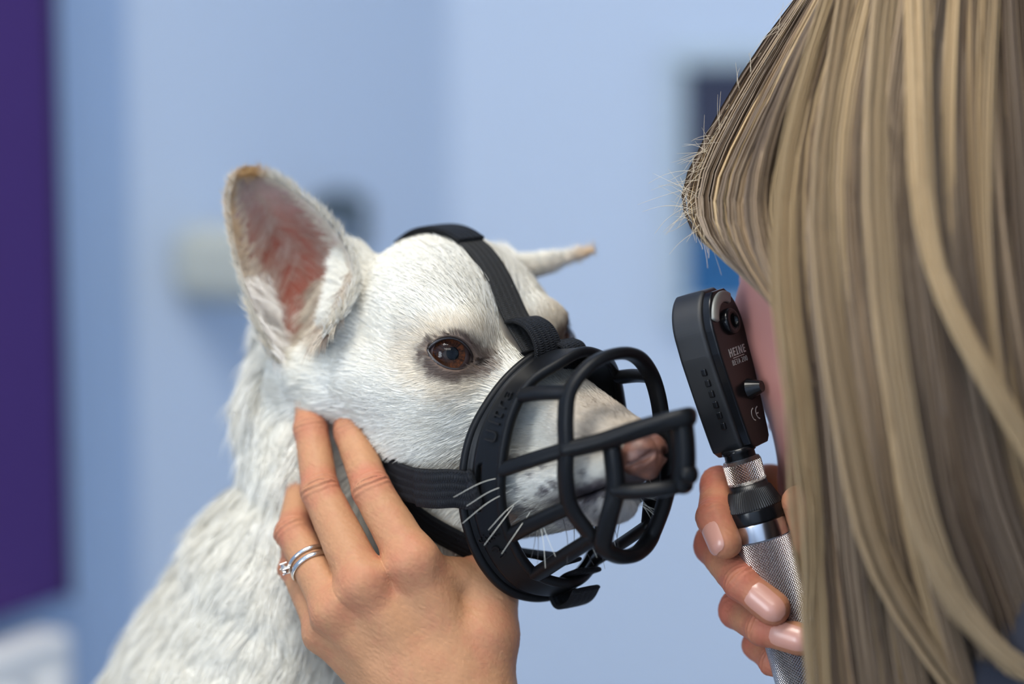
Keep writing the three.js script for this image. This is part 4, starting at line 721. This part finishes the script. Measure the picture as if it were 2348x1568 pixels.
turn('neck_collar', [[34, 156], [36, 158], [36, 170], [40, 172], [40, 182], [30, 184]], MGLOSS);
const X0 = 30, hw = (y) => y > 455 ? 84 * Math.sqrt(Math.max(1 - Math.pow((y - 455) / 96, 2), 0)) : mix(54, 84, Math.pow(clamp((y - 176) / 230), 0.75)) - 16 * Math.pow(1 - clamp((y - 176) / 16), 2);
const outline = (grow) => { const s = new THREE.Shape(), ys = []; for (let i = 0; i <= 60; i++) ys.push(176 - grow * 0.3 + (375 + grow * 1.2) * Math.sin(i / 60 * Math.PI / 2)); const y0 = Math.min(...ys); ys.forEach((y, i) => { const w = Math.max(hw(clamp(y, 176, 551)) + grow, 0); i ? s.lineTo(X0 + w, y) : s.moveTo(X0 + w, y); }); for (let i = ys.length - 1; i >= 0; i--) s.lineTo(X0 - Math.max(hw(clamp(ys[i], 176, 551)) + grow, 0), ys[i]); return s; };
{ const g = new THREE.ExtrudeGeometry(outline(-9), { depth: 62, bevelEnabled: true, bevelThickness: 10, bevelSize: 9, bevelSegments: 5, curveSegments: 12 }); g.translate(0, 0, -46); part('head', put(g), MBLACK, scope);
  const r = new THREE.ExtrudeGeometry(outline(-14), { depth: 16, bevelEnabled: true, bevelThickness: 5, bevelSize: 5, bevelSegments: 3 }); r.translate(0, 0, 26); part('back_plate', put(r), MGLOSS, scope, 'glossy black plate facing the person'); }
// eyepiece, brow rest, knob, dial teeth, wheel
{ const g = new THREE.LatheGeometry([[16, -14], [17, 8], [27, 8], [30, 4], [31, -2], [31, -8]].map(([r, y]) => new THREE.Vector2(r, y)), 48); g.rotateX(Math.PI / 2); g.translate(38, 466, 52); part('eyepiece', put(g), MGLOSS, scope);
  const q = new THREE.CircleGeometry(17, 32); q.translate(38, 466, 50); part('lens', put(q), phys({ color: col(0.01, 0.01, 0.012), roughness: 0.05 }), scope);
  const arc = []; for (let i = 0; i <= 20; i++) { const a = mix(2.75, 1.1, i / 20); arc.push(vec(34 + 66 * Math.cos(a), 452 + 74 * Math.sin(a), 48).applyMatrix4(SM)); } part('brow_rest', sweep(arc, 26, 12, () => SN, { n: 40, pow: 4 }), std({ color: col(0.22, 0.22, 0.20), roughness: 0.35 }), scope, 'pale translucent brow rest');
  const k = new THREE.CylinderGeometry(13, 26, 34, 40); k.rotateX(Math.PI / 2); k.translate(46, 304, 62); part('aperture_knob', put(k), MGLOSS, scope);
  for (let i = 0; i < 6; i++) { const y = 372 - i * 26, b = new RoundedBoxGeometry(10, 17, 12, 2, 3); b.translate(X0 - hw(y) - 2, y, -2 + i * 0.5); part('wheel_tooth', put(b), MGLOSS, scope); }
  const w = []; for (let i = 0; i <= 60; i++) { const row = [], y = mix(-48, 48, i / 60), d = Math.sqrt(48.5 * 48.5 - y * y) * 0.55, tooth = i % 4 < 2 ? 3 : 0; for (let j = 0; j < 2; j++) row.push(vec(mix(X0 - 30, X0 + 4, j), 320 + y, -56 - d * 0.55 - tooth)); w.push(row); } const wg = gridGeo(w, false); part('lens_wheel', put(wg), MBLACK, scope);
  const sd = new THREE.CylinderGeometry(46, 46, 34, 72); { const P = sd.attributes.position; for (let i = 0; i < P.count; i++) { const a = Math.atan2(P.getZ(i), P.getX(i)), k2 = 1 + 0.035 * Math.sign(Math.sin(a * 36)); P.setX(i, P.getX(i) * k2); P.setZ(i, P.getZ(i) * k2); } sd.computeVertexNormals(); } sd.rotateZ(Math.PI / 2); sd.translate(X0 - 12, 322, -28); part('lens_wheel', put(sd), MBLACK, scope); }
{ const MPRINT = std({ color: col(0.35, 0.35, 0.34), roughness: 0.5 }), at = (x0, y0) => (x) => SM.clone().multiply(new THREE.Matrix4().makeTranslation(x0 + x, y0, 47.2)), line = (t, size, cx, y, f) => { const w = letters(t, size, 0.6, at(0, 0), f).width; return letters(t, size, 0.6, at(cx - w / 2, y), f).geo; };
  part('maker_lettering', line('HEINE', 19, 36, 388, fontBold), MPRINT, scope); part('maker_lettering', line('BETA 200', 12, 36, 368, font), MPRINT, scope);
  const u = new THREE.BoxGeometry(56, 1.8, 0.6); u.translate(36, 384, 47.4); part('maker_lettering', put(u), MPRINT, scope);
  for (const [cx, e] of [[34, 0], [56, 1]]) { const g = new THREE.TorusGeometry(14, 1.6, 6, 30, 3.0); g.rotateZ(Math.PI / 2); g.scale(1, 1, 0.3); g.translate(cx, 246, 47.4); const l = [bare(g)]; if (e) { const b = new THREE.BoxGeometry(11, 3, 0.6); b.translate(cx - 8, 246, 47.4); l.push(bare(b)); } part('conformity_mark', put(mergeGeometries(l)), MPRINT, scope); } }

// ---------------------------------------------------------------- rings on the left ring finger
const MGOLD = std({ color: col(0.72, 0.70, 0.66), metalness: 1, roughness: 0.12 });
{ const f = LH.fingers[2], a = f.j[0], b = f.j[1], ax = b.p.clone().sub(a.p).normalize(), at = (t) => ({ c: a.p.clone().lerp(b.p, t), r: mix(a.r, b.r, t) * 0.96 + 1.5 });
  const ref = vec(0, 0, 1).addScaledVector(ax, -ax.z).normalize(), sx = vec().crossVectors(ax, ref);
  const ringGeo = (t, w, h) => { const { c, r } = at(t), pts = []; for (let i = 0; i < 48; i++) { const q = i / 48 * 6.28318; pts.push(c.clone().addScaledVector(ref, Math.cos(q) * (r + h / 3)).addScaledVector(sx, Math.sin(q) * (r + h / 3))); } return sweep(pts, w, h, (p) => p.clone().sub(c), { n: 96, m: 12, closed: true, pow: 2.3 }); };
  const band2 = thing('wedding_band', 'plain polished silver ring, closest to the knuckle of the hand', 'ring', W(at(0.56).c)); part('hoop', ringGeo(0.56, 12, 8), MGOLD, band2);
  const eng = thing('engagement_ring', 'silver ring with a small clear round stone on the ring finger', 'ring', W(at(0.66).c)); part('hoop', ringGeo(0.645, 10, 8), MGOLD, eng);
  const { c, r } = at(0.655), dir = vec(-0.80, -0.42, 0.42); dir.addScaledVector(ax, -dir.dot(ax)).normalize(); const g = new THREE.LatheGeometry([[0.01, -10], [13, 2], [12, 5], [8, 8], [0.01, 8]].map(([x, y]) => new THREE.Vector2(x, y)), 12).toNonIndexed(); g.computeVertexNormals();
  const q = new THREE.Quaternion().setFromUnitVectors(vec(0, 1, 0), dir), p = c.clone().addScaledVector(dir, r + 13); g.applyQuaternion(q); g.translate(p.x, p.y, p.z); part('stone', g, phys({ color: col(1, 1, 1), transmission: 1, thickness: 0.003, ior: 2.3, roughness: 0.01 }), eng);
  const s = new THREE.CylinderGeometry(12.5, 6, 14, 20, 1, true); s.translate(0, -3, 0); s.applyQuaternion(q); s.translate(p.x, p.y, p.z); part('setting', s, MGOLD, eng);
  for (let i = 0; i < 4; i++) { const e = new THREE.CapsuleGeometry(2, 16, 3, 8); e.translate(12.5, 0, 0); e.rotateY(i * Math.PI / 2 + 0.4); e.applyQuaternion(q); e.translate(p.x, p.y, p.z); part('prong', e, MGOLD, eng); } }

// ---------------------------------------------------------------- whiskers
{ const MW = std({ color: col(0.82, 0.80, 0.70), roughness: 0.35 }), MD = std({ color: col(0.05, 0.045, 0.045), roughness: 0.4 }); let s0 = seed; seed = 31;
  const w = (root, pts, r, m) => part('whisker', tube([root, ...pts], r, 0.35, 14, 5), m, dog);
  for (const [rx, ry, tx, ty, sag] of [[1175, 1090, 1040, 1140, -10], [1180, 1108, 1070, 1160, -8], [1176, 1122, 1060, 1200, -8], [1178, 1160, 1110, 1250, 0], [1215, 1175, 1150, 1270, 0], [1200, 1140, 1120, 1215, -6]]) w(V(rx, ry, 90), [V((rx + tx) / 2, (ry + ty) / 2 + sag, 128), V(tx, ty, 120)], 0.75, MW);
  for (let i = 0; i < 14; i++) { const x = rr(1210, 1430), z = 60 + rr(-30, 60); w(V(x, 1195 + rr(-8, 8), z), [V(x + rr(-6, 14), 1235, z + 5), V(x + rr(-10, 40), 1265 + rr(0, 40), z + 10)], 1.0, i % 3 ? MD : MW); }
  for (let i = 0; i < 10; i++) { const y = rr(1060, 1190), z = 60; w(V(1420 + rr(-20, 30), y - 20, 110), [V(1470 + rr(-10, 20), y + 20, z + 40), V(1510 + rr(-20, 30), y + rr(10, 70), z)], 1.0, MW); } seed = s0; }

// ---------------------------------------------------------------- things on the walls
{ // pale dispenser on the back wall
  const a = wallHit(0, 500, 700, 0.055), b = wallHit(0, 610, 700, 0.055), w = a.distanceTo(b), hgt = a.y, top = wallHit(0, 500, 520, 0.055).y, h = top - hgt, mid = a.clone().lerp(b, 0.5), g = thing('paper_towel_dispenser', 'off-white paper towel dispenser on the blue wall behind the ear', 'dispenser', vec(mid.x, hgt, mid.z));
  const M1 = std({ color: col(0.56, 0.58, 0.52), roughness: 0.5 }), body = new RoundedBoxGeometry(w, h, 0.11, 4, 0.018); body.rotateY(wallTurn(0)); body.translate(mid.x, hgt + h / 2, mid.z); wpart('body', body, M1, g);
  const lid = new RoundedBoxGeometry(w * 0.42, h * 0.92, 0.02, 3, 0.008); lid.rotateY(wallTurn(0)); const n = onWall(0, 0, 0, 1).sub(onWall(0, 0, 0, 0)), d = onWall(0, 1, 0, 0).sub(onWall(0, 0, 0, 0)).normalize(); lid.translate(mid.x + n.x * 0.052 + d.x * w * 0.2, hgt + h / 2, mid.z + n.z * 0.052 + d.z * w * 0.2); wpart('cover', lid, MWHITE, g); }
{ // dark coat hook above the dog's ear
  const p = wallHit(0, 735, 488, 0.0), n = onWall(0, 0, 0, 1).sub(onWall(0, 0, 0, 0)), g = thing('wall_hook', 'small black hook on the blue wall behind the head', 'hook', p.clone()), MB = std({ color: col(0.012, 0.03, 0.03), roughness: 0.5 });
  const plate = new THREE.CylinderGeometry(0.012, 0.012, 0.01, 32); plate.rotateX(Math.PI / 2); plate.rotateY(wallTurn(0)); plate.translate(p.x + n.x * 0.005, p.y, p.z + n.z * 0.005); wpart('plate', plate, MB, g);
  const at = (o, y) => vec(p.x + n.x * o, p.y + y, p.z + n.z * o), rows = new THREE.TubeGeometry(new THREE.CatmullRomCurve3([at(0.005, 0.008), at(0.03, 0.012), at(0.045, -0.008), at(0.035, -0.03), at(0.04, -0.012)]), 30, 0.007, 10); wpart('arm', rows, MB, g);
  const knob = new THREE.SphereGeometry(0.010, 20, 14); const k = at(0.04, 0.006); knob.translate(k.x, k.y, k.z); wpart('knob', knob, MB, g); }
{ // framed poster on the far wall, partly behind the hair
  const a = wallHit(1, 1528, 745, 0.012), c = wallHit(1, 1528, 110, 0.012), b = wallHit(1, 2090, 745, 0.012), w = a.distanceTo(b), h = c.y - a.y, mid = a.clone().lerp(b, 0.5), g = thing('framed_poster', 'white framed poster, dark above and blue below, beside the blonde head', 'poster', vec(mid.x, a.y, mid.z)), n = onWall(1, 0, 0, 1).sub(onWall(1, 0, 0, 0)), d = onWall(1, 1, 0, 0).sub(onWall(1, 0, 0, 0)).normalize(), ry = wallTurn(1), put2 = (geo, u, v, o) => { geo.rotateY(ry); geo.translate(mid.x + d.x * u + n.x * o, a.y + v, mid.z + d.z * u + n.z * o); return geo; }, fr = 0.017;
  const MF = std({ color: col(0.50, 0.60, 0.66), roughness: 0.5 });
  wpart('frame_rail', put2(new RoundedBoxGeometry(w, fr, 0.022, 2, 0.004), 0, h - fr / 2, 0), MF, g); wpart('frame_rail', put2(new RoundedBoxGeometry(w, fr, 0.022, 2, 0.004), 0, fr / 2, 0), MF, g);
  for (const s of [-1, 1]) wpart('frame_stile', put2(new RoundedBoxGeometry(fr, h - 2 * fr, 0.022, 2, 0.004), s * (w / 2 - fr / 2), h / 2, 0), MF, g);
  const tex = dataTex(64, 256, (x, y) => { const t = y / 255 + 0.03 * noise3(x / 9, y / 14, 3), dark = t > 0.34; const q = 10 * noise3(x / 7, y / 9, 8); return dark ? [40 + q, 46 + q, 72 + q] : [38 + q, 100 + q, 150 + q]; }, true);
  wpart('print', put2(new THREE.BoxGeometry(w - 2 * fr, h - 2 * fr, 0.006), 0, h / 2, -0.004), std({ map: tex, roughness: 0.35 }), g); }
// ---------------------------------------------------------------- lamps and window
const MGLOW = std({ color: col(0.9, 0.9, 0.9), emissive: col(1, 0.96, 0.88), emissiveIntensity: 2.2, roughness: 0.6 });
for (const [x, z, w, d, lab] of [[-0.28, -0.58, 0.6, 0.6, 'square lit ceiling panel above the dog'], [0, 0.55, 1.15, 0.55, 'long lit ceiling panel behind the photographer']]) {
  const g = thing('ceiling_panel', lab, 'lamp', vec(x, CEILING, z)); wpart('frame', new THREE.BoxGeometry(w + 0.1, 0.024, d + 0.1).translate(x, CEILING - 0.012, z), MWHITE, g); wpart('diffuser_light', new THREE.BoxGeometry(w, 0.006, d).translate(x, CEILING - 0.027, z), MGLOW, g); }
{ const i = 4, y0 = 0.92, y1 = 2.08, z0 = 1.25, z1 = 0.3, g = new THREE.Group(); g.name = 'window_1'; g.userData.kind = 'structure'; scene.add(g); g.position.set(-1.5, y0, 0.775); const add = (n, geo, m) => { geo.translate(-g.position.x, -g.position.y, -g.position.z); const o = shade(new THREE.Mesh(geo, m)); o.name = n; g.add(o); };
  for (const y of [y0 + 0.02, y1 - 0.02]) add('frame_rail', new THREE.BoxGeometry(0.06, 0.04, 0.95).translate(-1.55, y, 0.775), MWHITE); for (const z of [z1 + 0.02, z0 - 0.02]) add('frame_stile', new THREE.BoxGeometry(0.06, y1 - y0 - 0.08, 0.04).translate(-1.55, (y0 + y1) / 2, z), MWHITE);
  add('bright_window_pane', new THREE.BoxGeometry(0.01, y1 - y0 - 0.08, 0.87).translate(-1.555, (y0 + y1) / 2, 0.775), std({ color: col(0.8, 0.85, 0.9), emissive: col(0.8, 0.9, 1), emissiveIntensity: 1.6, roughness: 0.3 })); }
{ // examination table under the dog
  const g = thing('examination_table', 'steel topped examination table that the dog sits on', 'table', vec(-0.1, 0, -1.02)), MS = std({ color: col(0.5, 0.52, 0.54), metalness: 0.8, roughness: 0.35 });
  wpart('top', new RoundedBoxGeometry(0.5, 0.04, 0.42, 3, 0.012).translate(-0.03, TABLE_Y - 0.02, -1.14), MS, g); wpart('column', new THREE.CylinderGeometry(0.06, 0.07, TABLE_Y - 0.08, 32).translate(-0.03, (TABLE_Y - 0.04) / 2 + 0.02, -1.14), MS, g); wpart('base', new RoundedBoxGeometry(0.44, 0.05, 0.36, 3, 0.012).translate(-0.03, 0.025, -1.14), MS, g); }

// ---------------------------------------------------------------- fur on the finished dog
growFur();
for (const [set, lists] of Object.entries(furLists)) {
  let k = 0;
  for (const [variant, list] of Object.entries(lists)) {
    const n = list.length / 2, im = new THREE.InstancedMesh(TUFTS[variant], MFUR, n), base = new THREE.Matrix4().makeTranslation(-dog.position.x, -dog.position.y, -dog.position.z).multiply(TO_WORLD), q = new THREE.Matrix4(), c = new THREE.Color();
    for (let i = 0; i < n; i++) { im.setMatrixAt(i, q.multiplyMatrices(base, list[2 * i])); im.setColorAt(i, c.setRGB(...list[2 * i + 1])); }
    im.name = set + (k ? '_' + String(k).padStart(3, '0') : ''); k++; im.userData.kind = 'stuff'; shade(im); dog.add(im);
  }
  console.log(set, Object.values(lists).reduce((a, b) => a + b.length / 2, 0));
}

renderer.render(scene, camera);
